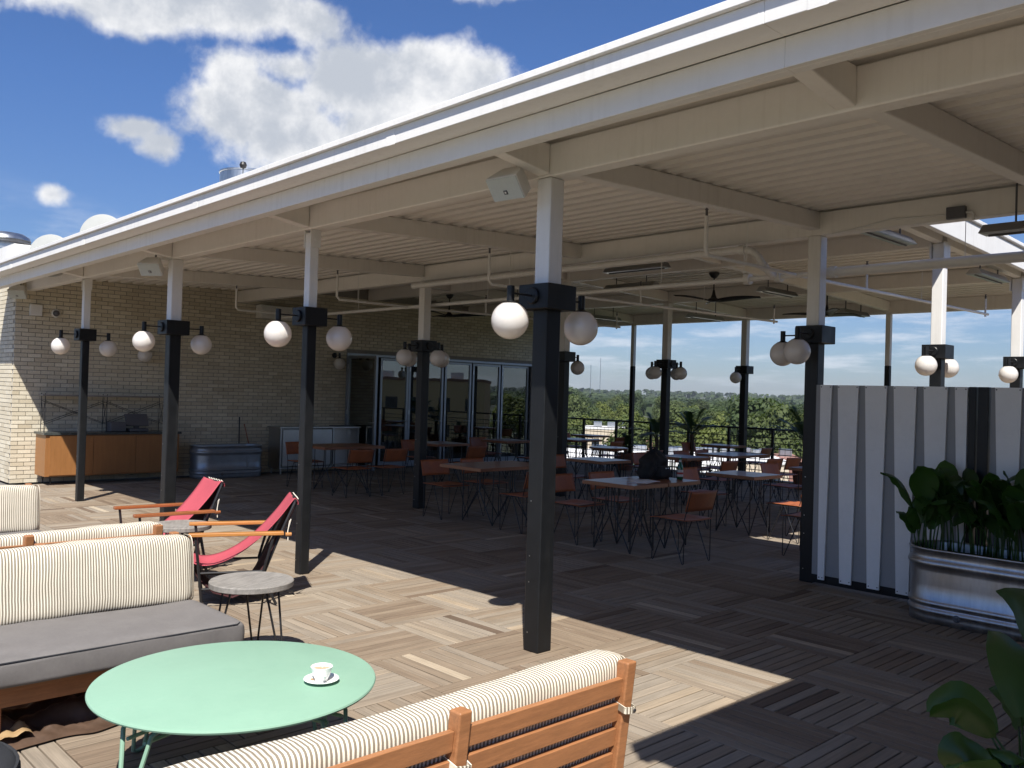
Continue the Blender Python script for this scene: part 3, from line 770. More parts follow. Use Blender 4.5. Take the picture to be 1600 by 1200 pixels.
# ------------------------------------------------------------------ service furniture along the wall
cz = thing('credenza', (XW+.06, .20, 0), 'orange wood credenza with dark top on hairpin legs against the brick wall', 'cabinet')
MB().box(0, .52, 0, 2.15, .14, .80).build('cabinet', 'credenza_wood', cz, bevel=.004)
MB().box(-.01, .545, -.03, 2.18, .801, .84).build('top', 'stone_top', cz, bevel=.004)
for a, b in ((.06, .72), (.728, 1.40), (1.408, 2.09)):
    d_ = MB().box(.5205, .535, a, b, .16, .785).build('door', 'credenza_wood', cz, bevel=.002)
for x in (.06, .46):
    for y in (.1, 2.05): MB().tube([(x-.05, y, .139), (x, y+.01, .003), (x+.05, y, .139)], .006, 6).build('leg', 'black_metal', cz)
sf = thing('wire_rack', (XW+.08, .22, .842), 'thin black wire rack with wooden shelf standing on the credenza', 'rack')
MB().box(-.03, .22, 0, 2.0, .575, .60).build('shelf', 'weathered_wood', sf, bevel=.003)
for y in (.04, 1.0, 1.96):
    for x in (.0, .2): MB().tube([(x, y, 0), (x, y, .62)], .006, 6).build('upright', 'black_metal', sf)
    MB().tube([(0, y, .5), (.2, y, .1)], .004, 6).tube([(.2, y, .5), (0, y, .1)], .004, 6).build('brace', 'black_metal', sf)
for x in (0, .2):
    for a, b in ((.04, 1.0), (1.0, 1.96)): MB().tube([(x, a, .5), (x, b, .12)], .004, 6).tube([(x, a, .12), (x, b, .5)], .004, 6).build('brace', 'black_metal', sf)
rg = thing('cash_register', (XW+.35, 1.70, .842), 'dark touch screen register standing on the credenza', 'register')
MB().box(-.12, .12, -.16, .16, 0, .05).build('base', 'plastic_grey', rg, bevel=.01)
MB().obox((-.02, 0, .19), (.010, 0, .006), (0, .19, 0), (-.055, 0, .10)).build('screen', 'plastic_grey', rg, bevel=.004)
MB().box(-.05, .0, -.04, .04, .05, .16).build('stand', 'plastic_grey', rg)
bx = MB().box(-.12, .12, -.13, .13, 0, .16).build('receipt_printer', 'plastic_grey', None, bevel=.015); bx.location = (XW+.33, 1.36, .842)
tag(bx, 'small dark box beside the register on the credenza', 'printer')

def tank(loc, rz, L, W, H, m, label, cat='planter'):
    o = thing('stock_tank', loc, label, cat, None, rz); r_ = W/2; n = 18
    def outline(off):
        pts = []
        for k in range(n+1):
            a = -math.pi/2+math.pi*k/n; pts.append((L/2-r_+(r_+off)*math.cos(a), (r_+off)*math.sin(a)))
        for k in range(n+1):
            a = math.pi/2+math.pi*k/n; pts.append((-L/2+r_+(r_+off)*math.cos(a), (r_+off)*math.sin(a)))
        return pts
    def rib(z, h, amp): return [(amp*math.sin(math.pi*q/6), z+h*q/6) for q in range(7)]
    prof = [(-.012, 0), (0, .004), (.002, .05)]+rib(.07, .05, .014)+[(0, .125)]+rib(.13, .05, .014)+[(0, .30), (.0, H-.18)]+rib(H-.15, .075, .020)+[(.0, H-.06), (0, H-.015)]
    prof += [(.010, H-.012), (.014, H-.004), (.008, H+.004), (-.004, H+.002), (-.008, H-.012), (-.010, H-.12)]
    mb = MB(); N = 2*(n+1)
    for off, z in prof: mb.add([(x, y, z) for x, y in outline(off)], [])
    for i in range(len(prof)-1):
        for k in range(N):
            k2 = (k+1) % N; mb.f.append((i*N+k, i*N+k2, (i+1)*N+k2, (i+1)*N+k))
    mb.build('shell', m, o, smooth='all')
    s_ = MB(); s_.add([(x, y, H-.075) for x, y in outline(-.012)], [tuple(range(N))]); s_.build('soil', 'soil', o)
    pl = MB().lathe([(0, 0), (.028, 0), (.028, .018), (.014, .022), (.014, .04), (0, .04)], 12); pg = pl.build('drain_plug', 'plastic_grey', o, smooth=True)
    pg.location = (-L/2+r_+.17, -W/2-.001, .075); pg.rotation_euler = (R(90), 0, 0)
    # riveted seam
    se = MB().box(-.02+.28, .02+.28, -W/2-.0035, -W/2+.004, .19, H-.16); se.build('seam', m, o)
    rv = MB()
    for k in range(9): rv.lathe([(.0, .004), (.004, .002), (.005, 0)], 6, (0, 0, 0)); 
    return o
tank((1.89, 3.285, 0), 0, 1.66, .56, .575, 'galvanised', 'galvanised stock tank planter filled with broad leaves before the partition')
tank((XW+.42, 3.31, 0), R(90), 1.32, .56, .58, 'tank_dark', 'dark metal stock tank against the brick wall under the roof')
pk = thing('garden_tool', (XW+.06, 3.72, .03), 'dark long-handled tools leaning on the brick wall behind the dark stock tank', 'tool')
MB().tube([(.03, .0, 0), (.0, .0, 1.05)], .013, 6).build('handle', 'black_metal', pk)
MB().tube([(.12, .30, 0), (.0, .10, .92)], .011, 6).build('handle', 'teak_arm_dark', pk)
MB().box(-.02, .02, -.09, .09, .0, .03).build('blade', 'black_metal', pk)

sc = thing('steel_cabinet', (XW+.05, 4.35, 0), 'stainless steel service cabinet with open bays beside the glass doors', 'cabinet')
c_ = MB(); c_.box(0, .45, 0, .03, .1, .88).box(0, .45, 1.75, 1.78, .1, .88).box(0, .45, 1.16, 1.19, .1, .88).box(0, .02, .03, 1.75, .1, .88).box(.02, .45, .03, 1.75, .1, .13)
c_.build('carcass', 'steel', sc); MB().box(-.02, .48, -.03, 1.81, .881, .91).build('worktop', 'steel', sc, bevel=.003)
MB().box(.44, .455, .05, 1.14, .15, .86).build('door', 'steel', sc, bevel=.003)
for x in (.05, .40):
    for y in (.05, 1.73): MB().tube([(x, y, 0), (x, y, .1)], .018, 8).build('leg', 'steel', sc)
lp = thing('laptop', (XW+.27, 5.85, .911), 'flat dark tray lying on the steel cabinet', 'tray'); MB().box(-.15, .15, -.2, .2, 0, .014).build('plate', 'plastic_grey', lp, bevel=.004)

# ------------------------------------------------------------------ white slatted partition
pt = thing('slatted_partition', (0, 3.57, 0), 'partition of white tapered slats on grey boards between black posts', 'partition')
PZ = 1.85
for a, b in ((.02, 1.35), (1.52, 2.95)):
    MB().box(a, b, .022, .045, .10, PZ).build('board', 'panel_board', pt)
for a, b in ((1.36, 1.415), (1.43, 1.51)):
    MB().box(a, b, -.004, .07, 0, PZ+.002).build('post', 'black_paint', pt, bevel=.004)
MB().box(.02, 1.35, .046, .07, .02, .10).box(.02, 2.95, .025, .055, .045, .099).build('bottom_rail', 'black_paint', pt)
MB().box(.02, 1.35, .046, .07, PZ-.05, PZ).build('top_rail', 'black_paint', pt)
def slat(t0, t1, b0, b1):
    zb = .062
    p = [(b0, -.003, zb), (b1, -.003, zb), (b1, .018, zb), (b0, .018, zb), (t0, -.003, PZ), (t1, -.003, PZ), (t1, .018, PZ), (t0, .018, PZ)]
    o = MB().hexa(p).build('slat', 'panel_slat', pt, bevel=.002)
    s_ = MB()
    for x, z in ((t0+.012, PZ-.018), (t1-.012, PZ-.018), (b0+.016, zb+.022), (b1-.016, zb+.022)):
        s_.lathe([(0, 0), (.0055, 0), (.0055, .003), (0, .004)], 8, (0, 0, 0))
        for k in range(len(s_.v)-32, len(s_.v)):
            v = s_.v[k]; s_.v[k] = (x+v[0], -.0032-v[2], z+v[1])
    s_.build('screw', 'screw', o)
slat(.07, .182, .089, .151)
for k in range(4): slat(.237+.2535*k, .432+.2535*k, .298+.2535*k, .407+.2535*k)
slat(1.249, 1.349, 1.31, 1.349)
for k in range(5): slat(1.556+.2535*k, 1.751+.2535*k, 1.617+.2535*k, 1.726+.2535*k)

# ------------------------------------------------------------------ leafy plants
rl = random.Random(11)
def bez(a, b, c, t): return a*(1-t)**2+b*2*t*(1-t)+c*t*t
def leaf_mesh(base, ctrl, tip, wid, fold=.35, stem=.25, tint=.5, roll=0.):
    """one strap leaf on a stalk: a folded blade along a curve"""
    base, ctrl, tip = map(Vector, (base, ctrl, tip)); mb = MB(); n = 12
    d0 = (tip-base); side = d0.cross(Vector((0, 0, 1)))
    if side.length < 1e-4: side = Vector((1, 0, 0))
    side.normalize()
    rows = []
    for i in range(n+1):
        t = stem+(1-stem)*i/n; p = bez(base, ctrl, tip, t)
        tg = (bez(base, ctrl, tip, min(1, t+.02))-bez(base, ctrl, tip, max(0, t-.02))).normalized()
        nr = side.cross(tg).normalized(); s2 = tg.cross(nr).normalized()
        s2 = (s2*math.cos(roll)+nr*math.sin(roll)); nr = s2.cross(tg)*-1
        u = i/n; w_ = wid*.5*(math.sin(math.pi*min(1, u*.93+.05))**.75)*(1.12-.35*u) if i < n else .001
        wv = .008*math.sin(u*17+tint*20)
        rows.append([p-s2*w_+nr*(fold*w_+wv), p-s2*w_*.5+nr*fold*w_*.4, p, p+s2*w_*.5+nr*fold*w_*.4, p+s2*w_+nr*(fold*w_-wv)])
    o = len(mb.v)
    for r_ in rows: mb.add(r_, [], tint)
    for i in range(n):
        for k in range(4): a = o+i*5+k; mb.f.append((a, a+1, a+6, a+5))
    st = [bez(base, ctrl, tip, stem*q/4) for q in range(5)]
    mb.tube(st, [.007, .006, .006, .005, .004], 5, tint=tint)
    return mb
def clump(o, n, cx, cy, sx, sy, z, hmin, hmax, wid):
    for k in range(n):
        b = Vector((cx+rl.uniform(-sx, sx), cy+rl.uniform(-sy, sy), z)); a = rl.uniform(0, 2*math.pi); L = rl.uniform(hmin, hmax); sp = rl.uniform(.15, .62)
        out = Vector((math.cos(a), math.sin(a), 0)); tip = b+out*L*sp+Vector((0, 0, L*(1-.55*sp*sp)))
        ctrl = b+out*L*sp*.15+Vector((0, 0, L*.85*(1+.25*sp)))
        leaf_mesh(b, ctrl, tip, rl.uniform(.75, 1.15)*wid, rl.uniform(.15, .5), rl.uniform(.25, .45), rl.random(), rl.uniform(-.7, .7)).build('leaf', 'big_leaf', o, smooth='all')
for k, (x, y) in enumerate(((1.28, 3.27), (1.62, 3.33), (1.98, 3.27), (2.35, 3.3))):
    o = thing('leafy_plant', (x, y, .50), ['broad dark leaves over the rounded end of the galvanised planter', 'broad-leaved plant second from the rounded end of the galvanised planter', 'broad-leaved plant third from the rounded end of the galvanised planter', 'broad-leaved plant fourth from the rounded end of the galvanised planter'][k], 'plant', 'broad-leaved plants in the galvanised planter')
    clump(o, 26, 0, 0, .15, .16, 0, .36, .76, .20)
# loose planter by the walkway whose leaves reach into view
fp = thing('leafy_plant', (3.02, -.55, 0), 'large bright green strap leaves at the walkway in front of the galvanised planter', 'plant')
MB().lathe([(0, 0), (.15, 0), (.19, .30), (.20, .34), (.18, .34), (.17, .28), (0, .28)], 24).build('pot', 'pot_dark', fp, smooth=True)
fo = Vector(fp.location)
for (tx, ty, tz, cx, cy, cz_, wd, rr) in [
        (1556, 924, .66, 1640, 905, .80, .17, .8), (1447, 1112, .50, 1500, 1035, .70, .19, .9), (1452, 1120, .52, 1520, 1050, .72, .17, -.9), (1478, 1205, .40, 1500, 1130, .62, .17, .9), (1462, 1215, .42, 1520, 1150, .62, .16, -.8), (1546, 1078, .42, 1600, 1040, .60, .15, 1.0),
        (1545, 985, .70, 1600, 1010, .74, .17, .3), (1560, 1200, .30, 1590, 1120, .62, .15, -.2), (1610, 1060, .55, 1660, 1010, .78, .17, .4), (1640, 960, .80, 1660, 1000, .80, .15, 0), (1530, 1240, .28, 1545, 1150, .55, .13, .5), (1690, 930, .8, 1690, 980, .80, .16, -.5), (1700, 1100, .6, 1690, 1000, .8, .16, .2)]:
    tip = onz(tx, ty, tz)-fo; ct = onz(cx, cy, cz_)-fo
    b = Vector((rl.uniform(-.05, .05), rl.uniform(-.05, .05), .27))
    leaf_mesh(b, ct, tip, wd, .3, .30, rl.random(), rr).build('leaf', 'big_leaf', fp, smooth='all')

def palm(x, y, z, label, hpot, htrunk, n, L):
    o = thing('potted_palm', (x, y, z), label, 'palm', 'potted palms by the railing')
    MB().lathe([(0, 0), (.17, 0), (.23, hpot-.05), (.245, hpot-.04), (.245, hpot), (.22, hpot), (.21, hpot-.05), (0, hpot-.05)], 24).build('pot', 'terracotta', o, smooth=True)
    MB().tube([(0, 0, hpot-.06), (.01, .01, hpot+htrunk*.5), (0, 0, hpot+htrunk)], [.05, .04, .045], 8).build('trunk', 'bark', o, smooth=True)
    zt = hpot+htrunk-.02
    for k in range(n):
        a = k*2.4+rl.uniform(-.2, .2); el = rl.uniform(.15, 1.25); l_ = L*rl.uniform(.8, 1.1)
        out = Vector((math.cos(a)*math.cos(el), math.sin(a)*math.cos(el), math.sin(el))); 
        p0 = Vector((0, 0, zt)); p2 = p0+out*l_+Vector((0, 0, -.22*l_*math.cos(el))); p1 = p0+out*l_*.55+Vector((0, 0, .18*l_))
        mb = MB(); mb.tube([bez(p0, p1, p2, q/6) for q in range(7)], [.008, .007, .006, .005, .004, .003, .002], 5)
        sd = out.cross(Vector((0, 0, 1))).normalized()
        for q in range(5, 28):
            t = q/28; c = bez(p0, p1, p2, t); tg = (bez(p0, p1, p2, min(1, t+.03))-c).normalized(); ll = .30*L*math.sin(math.pi*(t*.85+.12))
            for s_ in (-1, 1):
                e = c+(sd*s_*.8+tg*.65+Vector((0, 0, .10))).normalized()*ll; e.z -= .18*ll
                w_ = tg*.011; mb.add([c-w_, c+w_, e], [(0, 1, 2)], rl.random())
        mb.build('frond', 'palm_leaf', o)
palm(-7.95, 11.75, 0, 'slim sparse potted palm beside the bushy palm at the railing', .45, .35, 11, .75)
palm(-7.05, 11.8, 0, 'bushy potted palm by the railing beside the thick railing column', .42, .50, 16, .72)
palm(-4.45, 11.8, 0, 'potted palm with spiky fronds by the railing next to the partition column', .5, .45, 16, .85)
palm(-8.9, 11.85, 0, 'small potted palm against the railing behind the round dark table', .38, .12, 9, .45)

# ------------------------------------------------------------------ lounge sofas (local: length along y, seat towards +x)
SL = 2.30
def sofa_proto():
    o = thing('sofa', (0, 0, 0), '', 'sofa', 'striped teak sofas')
    lean = .10/.795
    for y in (.045, .782, 1.518, 2.255):
        p = MB(); h = .024
        p.hexa([(-.03, y-h, 0), (.025, y-h, 0), (.025, y+h, 0), (-.03, y+h, 0), (-.122, y-h, .795), (-.072, y-h, .795), (-.072, y+h, .795), (-.122, y+h, .795)])
        pp_ = p.build('post', 'teak', o, bevel=.007)
        # fabric tie with a snap round the post
        z = .64; xo = -lean*z
        t = MB(); pts = [(xo+.05, y+.030, z+.014), (xo-.005, y+.029, z+.004), (xo-.034, y+.027, z-.004), (xo-.037, y, z-.009), (xo-.034, y-.027, z-.012), (xo-.005, y-.029, z-.004), (xo+.045, y-.030, z+.01)]
        for a, b in zip(pts[:-1], pts[1:]): t.bar(a, b, .004, .022, (0, 0, 1))
        t.build('tie', 'ticking_stripe', pp_)
        sn = MB().lathe([(0, .004), (.006, .003), (.007, 0)], 8).build('snap', 'screw', pp_); sn.location = (xo-.0425, y-.014, z-.010); sn.rotation_euler = (0, R(-90), 0)
    for z in (.710, .623, .536, .449):
        xo = -lean*z; y0, y1 = .0755, 2.2245
        for a, b in ((.0695, .7575), (.8065, 1.4935), (1.5425, 2.2305)):
            MB().obox((xo+.003, (a+b)/2, z), (.011, 0, 0), (0, (b-a)/2, 0), (-lean*.031, 0, .031)).build('back_slat', 'teak', o, bevel=.003)
    MB().box(.036, .70, .015, SL-.015, .275, .297).build('seat_base', 'teak', o)
    MB().box(.625, .655, .015, SL-.015, .19, .2745).build('front_rail', 'teak', o, bevel=.004)
    for y in (.016, SL-.046): MB().box(.036, .624, y, y+.03, .19, .274).build('side_rail', 'teak', o, bevel=.004)
    for y in (.05, SL/2-.03, SL-.11): MB().box(.555, .62, y, y+.06, 0, .274).build('leg', 'teak', o, bevel=.004)
    # seat cushion
    s = MB(); sec = []; cx_, cz0, cz1, hw = .43, .298, .437, .33
    for k in range(44):
        a = 2*math.pi*k/44; ca, sa = math.cos(a), math.sin(a)
        sec.append((hw*math.copysign(abs(ca)**.16, ca), (cz1-cz0)/2*math.copysign(abs(sa)**.30, sa)))
    ys_ = [0, .004, .014, .03, .06]+[.1+i*(SL-.2)/46 for i in range(47)]+[SL-.06, SL-.03, SL-.014, SL-.004, SL]
    for y in ys_:
        e = min(y, SL-y); sh_ = max(0, 1-e/.03)**2.2 if e < .03 else 0
        for (sx_, sz) in sec:
            top = max(0, sz/((cz1-cz0)/2)); wx = cx_+sx_*(1-.05*sh_)
            sag = top*(.012*mnoise.noise((wx*2.2, y*1.7, 3))+.005*mnoise.noise((wx*7, y*6, 8)))
            s.v.append((wx+.004*mnoise.noise((y*5, sz*20, 1)), y, (cz0+cz1)/2+sz*(1-.30*sh_)+sag)); s.t.append(.5)
    n = len(sec)
    for i in range(len(ys_)-1):
        for k in range(n):
            k2 = (k+1) % n; s.f.append((i*n+k, i*n+k2, (i+1)*n+k2, (i+1)*n+k))
    s.f.append(tuple(range(n))[::-1]); s.f.append(tuple((len(ys_)-1)*n+k for k in range(n)))
    so_ = s.build('seat_cushion', 'grey_fabric', o, smooth=True)
    pz = .4275
    MB().tube([(.745, .03, pz-.002), (.7565, .05, pz-.006), (.7565, SL-.05, pz-.006), (.745, SL-.03, pz-.002)], .0035, 6).build('piping', 'charcoal_fabric', so_)
    # back cushion: plump rounded section leaning on the slats
    W_, H_ = .155, .385
    sec = []
    for k in range(28):
        a = 2*math.pi*k/28; ca, sa = math.cos(a), math.sin(a)
        ex = .42; sec.append((W_/2*math.copysign(abs(ca)**ex, ca), H_/2*math.copysign(abs(sa)**ex, sa)))
    mb = MB(); ys = [0, .008, .025, .05, .09]+[.14+i*(SL-.28)/40 for i in range(41)]+[SL-.09, SL-.05, SL-.025, SL-.008, SL]
    for y in ys:
        e = min(y, SL-y); k = 1-.30*max(0, 1-e/.05)**2.2 if e < .05 else 1
        kz = 1-.12*max(0, 1-e/.05)**2.2 if e < .05 else 1
        pl = .010*math.sin(y*5.1)+.006*math.sin(y*13)
        for (sx_, sz) in sec:
            z = .603+sz*kz+.006*math.sin(y*4+1)+.007*mnoise.noise((y*6, sz*6, sx_*8)); x = .006*mnoise.noise((y*7, sz*9, 4))+.075-lean*.603+.02+(sx_*k*(1+pl*4)) - lean*(sz)
            mb.v.append((x, y, z)); mb.t.append(.5)
    n = len(sec)
    for i in range(len(ys)-1):
        for k in range(n):
            k2 = (k+1) % n; mb.f.append((i*n+k, i*n+k2, (i+1)*n+k2, (i+1)*n+k))
    mb.f.append(tuple(range(n))[::-1]); mb.f.append(tuple((len(ys)-1)*n+k for k in range(n)))
    bc = mb.build('back_cushion', 'ticking_stripe', o, smooth=True)
    for y in (.004, SL-.004):
        pr = [(.075-lean*.603+.02+a*.93-lean*b, y, .603+b*.96) for a, b in sec]
        MB().tube(pr, .0045, 5, closed=True).build('piping', 'ticking_stripe', bc)
    return o
SP = sofa_proto()
SP.location = (-1.115, -1.86-SL, 0); SP['label'] = 'striped teak sofa with grey seat facing the round mint table'
for loc, rz, lab in [((2.03, -1.70, 0), math.pi, 'striped teak sofa with its slatted wooden back turned, beside the mint table'),
                     ((-1.62, -1.83, 0), math.pi, 'striped teak sofa standing back to back with the sofa facing the mint table'),
                     ((-4.17, -1.84-SL, 0), 0, 'striped teak sofa near the brick building facing the back-to-back sofas')]:
    s_ = copy_tree(SP); s_.location = loc; s_.rotation_euler = (0, 0, rz); s_['label'] = lab

# mint round coffee table
mt = thing('coffee_table', (.49, -2.33, 0), 'round mint green metal coffee table with a coffee cup on it', 'coffee table')
TZ, TR = .435, .585
MB().lathe([(0, TZ), (TR-.012, TZ), (TR-.003, TZ-.003), (TR, TZ-.009), (TR-.003, TZ-.016), (TR-.012, TZ-.018), (TR-.014, TZ-.008), (0, TZ-.007)], 96).build('top', 'mint', mt, smooth=True)
for k in range(4):
    a = R(20+90*k); u = Vector((math.cos(a), math.sin(a), 0)); s_ = Vector((-u.y, u.x, 0))
    P = lambda r_, sd, z: u*r_+s_*sd+Vector((0, 0, z))
    MB().tube([P(.40, -.16, TZ-.02), P(.47, -.10, TZ-.03), P(.515, -.075, TZ-.06), P(.54, -.05, .25), P(.575, -.03, .02), P(.58, 0, .009), P(.575, .03, .02), P(.54, .05, .25), P(.515, .075, TZ-.06), P(.47, .10, TZ-.03), P(.40, .16, TZ-.02)], .009, 8).build('leg', 'mint', mt, smooth=True)
for a in (20, 110):
    u = Vector((math.cos(R(a)), math.sin(R(a)), 0)); s_ = Vector((-u.y, u.x, 0))
    for sd in (-.045, .045): MB().tube([u*-.52+s_*sd+Vector((0, 0, TZ-.075-.016*(a > 50))), u*.52+s_*sd+Vector((0, 0, TZ-.075-.016*(a > 50)))], .008, 8).build('stretcher', 'mint', mt, smooth=True)
MB().tube([((TR-.05)*math.cos(2*math.pi*k/40), (TR-.05)*math.sin(2*math.pi*k/40), TZ-.0285) for k in range(40)], .008, 6, closed=True).build('ring', 'mint', mt, smooth=True)
cpos = onz(502, 1066, TZ)
sa = thing('saucer', (cpos.x, cpos.y, TZ+.0005), 'white saucer with spilt coffee on the round mint table', 'saucer')
MB().lathe([(0, .002), (.035, .002), (.038, 0), (.042, .004), (.070, .013), (.075, .017), (.073, .019), (.040, .009), (.030, .007), (0, .007)], 40).build('dish', 'porcelain', sa, smooth=True)
MB().lathe([(0, .0078), (.010, .0078), (.011, .0072)], 14, (-.030, -.028, .0035), 1.2, .8).build('coffee_spill', 'coffee', sa)
cu = thing('coffee_cup', (cpos.x, cpos.y, TZ+.0085), 'white coffee cup on its saucer on the round mint table', 'cup')
MB().lathe([(0, .003), (.022, .003), (.024, 0), (.026, .004), (.034, .020), (.043, .045), (.047, .060), (.0455, .061), (.041, .045), (.032, .020), (.020, .007), (0, .006)], 40).build('body', 'porcelain', cu, smooth=True)
hd = Vector((CAM.x-cpos.x, CAM.y-cpos.y, 0)).normalized(); hd.rotate(Matrix.Rotation(R(12), 3, 'Z'))
MB().tube([hd*.043+Vector((0, 0, .050)), hd*.062+Vector((0, 0, .052)), hd*.068+Vector((0, 0, .038)), hd*.058+Vector((0, 0, .024)), hd*.036+Vector((0, 0, .020))], .0045, 8).build('handle', 'porcelain', cu, smooth=True)
MB().lathe([(0, .047), (.0405, .047)], 32).build('coffee', 'coffee', cu)

def side_table(x, y, rz, label):
    o = thing('side_table', (x, y, 0), label, 'side table', 'round weathered wood side tables', rz)
    MB().lathe([(0, .505), (.245, .505), (.25, .50), (.25, .472), (.245, .468), (0, .468)], 48).build('top', 'weathered_wood', o, smooth=True)
    for k in range(3):
        a = 2*math.pi*k/3; u = Vector((math.cos(a), math.sin(a), 0)); s_ = Vector((-u.y, u.x, 0))
        MB().tube([u*.15+s_*.06+Vector((0, 0, .468)), u*.24+s_*.012+Vector((0, 0, .01)), u*.243+Vector((0, 0, .005)), u*.24-s_*.012+Vector((0, 0, .01)), u*.15-s_*.06+Vector((0, 0, .468))], .0065, 8).build('leg', 'black_metal', o, smooth=True)
side_table(-.96, -1.52, R(25), 'round weathered side table at the end of the sofa facing the mint table')
side_table(-3.27, -.98, R(60), 'round weathered side table between the two red sling chairs')

def sling_chair(x, y, rz, arm, label):
    o = thing('sling_chair', (x, y, 0), label, 'sling chair', 'red canvas sling chairs', rz)
    for s_ in (-1, 1):
        ax = .285*s_
        a = MB().hexa([(ax-.028, -.35, .545), (ax+.028, -.35, .545), (ax+.033, .34, .545), (ax-.033, .34, .545), (ax-.028, -.35, .572), (ax+.028, -.35, .572), (ax+.033, .34, .572), (ax-.033, .34, .572)])
        a.build('armrest', arm, o, bevel=.006)
        MB().tube([(ax, -.30, .545), (ax, -.27, .30), (ax*.97, -.24, .012)], .011, 8).build('leg', 'black_metal', o, smooth=True)
        MB().tube([(ax*.78, .43, .80), (ax*.86, .30, .50), (ax*.93, .20, .24), (ax*.97, .17, .17)], .011, 8).build('back_frame', 'black_metal', o, smooth=True)
        MB().tube([(ax, .27, .545), (ax*.99, .20, .28), (ax*.97, .22, .17), (ax*.98, .30, .012)], .011, 8).build('leg', 'black_metal', o, smooth=True)
        MB().tube([(ax*.98, -.26, .27), (ax*.97, .19, .27)], .009, 8).build('side_stretcher', 'black_metal', o, smooth=True)
        MB().tube([(ax*.97, -.25, .15), (ax*.97, .21, .15)], .009, 8).build('side_stretcher', 'black_metal', o, smooth=True)
    for (y_, z) in ((-.26, .17), (.21, .17), (-.318, .325), (.43, .80)):
        MB().tube([(-.28 if z < .5 else -.235, y_, z), (.28 if z < .5 else .235, y_, z)], .010, 8).build('cross_bar', 'black_metal', o, smooth=True)
    prof = [(.452, .765), (.447, .795), (.430, .814), (.408, .800), (.32, .680), (.20, .545), (.075, .435), (-.05, .360), (-.16, .322), (-.25, .318), (-.312, .338), (-.332, .330), (-.33, .310)]
    def cr(u):
        f_ = u*(len(prof)-1); i = min(int(f_), len(prof)-2); t = f_-i; g = lambda k: prof[max(0, min(len(prof)-1, k))]
        p0, p1, p2, p3 = g(i-1), g(i), g(i+1), g(i+2)
        return [.5*((2*p1[q])+(-p0[q]+p2[q])*t+(2*p0[q]-5*p1[q]+4*p2[q]-p3[q])*t*t+(-p0[q]+3*p1[q]-3*p2[q]+p3[q])*t**3) for q in (0, 1)]
    def fn(u, v):
        yy, zz = cr(u); sag = .018*(1-(2*v-1)**2)*math.sin(math.pi*u); ww = .215+.012*math.cos(math.pi*2*u)
        return ((v-.5)*2*ww, yy, zz-sag+.004*math.sin(u*30+v*5)*math.sin(math.pi*v))
    c = MB().grid(fn, 48, 10).build('sling', 'red_canvas', o, smooth='all'); m = c.modifiers.new('solid', 'SOLIDIFY'); m.thickness = .004
    p2 = [(-.325, .31), (-.26, .19), (-.16, .10), (-.02, .055), (.10, .10), (.22, .30), (.33, .52), (.44, .765)]
    def fn2(u, v):
        f_ = u*(len(p2)-1); i = min(int(f_), len(p2)-2); t = f_-i; a, b = p2[i], p2[i+1]
        return ((v-.5)*.40, a[0]+(b[0]-a[0])*t, a[1]+(b[1]-a[1])*t)
    c = MB().grid(fn2, 28, 4).build('under_sling', 'dark_canvas', o, smooth='all'); m = c.modifiers.new('solid', 'SOLIDIFY'); m.thickness = .004
    k = MB()
    for q in range(6): x_ = -.15+.30*q/5; k.tube([(x_-.016, .452, .803), (x_, .445, .819), (x_+.016, .455, .803)], .0032, 5)
    k.tube([(.255, .385, .65), (.266, .372, .57), (.270, .375, .50), (.262, .372, .57), (.248, .395, .66)], .0035, 5)
    k.build('cord', 'cord', o, smooth=True)
    MB().tube([(.268, .355, .545), (.268, .40, .545)], .014, 8).build('toggle', arm, o)
sling_chair(-2.51, -.86, R(-24), 'teak_arm', 'red canvas sling chair with orange arms next to the thin roof-edge post')
sling_chair(-3.80, -.90, R(-4), 'teak_arm_dark', 'red canvas sling chair with dark red-brown arms nearer the credenza')

# pouf and crumpled cover by the sofa
pf = thing('pouf', (.58, -3.53, 0), 'round charcoal fabric pouf beside the mint table', 'pouf')
MB().lathe([(0, .0), (.30, 0), (.33, .03), (.345, .20), (.335, .36), (.30, .40), (.20, .415), (0, .42)], 40).build('body', 'charcoal_fabric', pf, smooth='all')
MB().tube([(.325*math.cos(k*math.pi/20), .325*math.sin(k*math.pi/20), .378) for k in range(40)], .006, 6, closed=True).build('piping', 'charcoal_fabric', pf)
tp = thing('crumpled_cover', (-.72, -2.86, 0), 'crumpled brown furniture cover on the floor under the sofa', 'cover')
rc = random.Random(2)
def crump(u, v):
    x = (u-.5)*.62; y = (v-.5)*1.15; e = min(u, 1-u, v, 1-v)*2
    z = .012+.16*max(0, min(1, e*2.2))*abs(mnoise.noise((x*5+3, y*4.2, 1)))**.8+.03*abs(mnoise.noise((x*16, y*14, 2)))*min(1, e*4)
    return (x+.05*mnoise.noise((y*6, 5, x*3)), y+.05*mnoise.noise((x*7, 9, y*3)), z)
MB().grid(crump, 40, 60).build('cloth', 'tarp', tp, smooth='all')
MB().grid(lambda u, v: ((u-.5)*.16+.20, (v-.5)*.20-.10, .055+.05*abs(mnoise.noise((u*3, v*3, 7)))), 12, 12).build('lining', 'tarp_lining', tp, smooth='all')

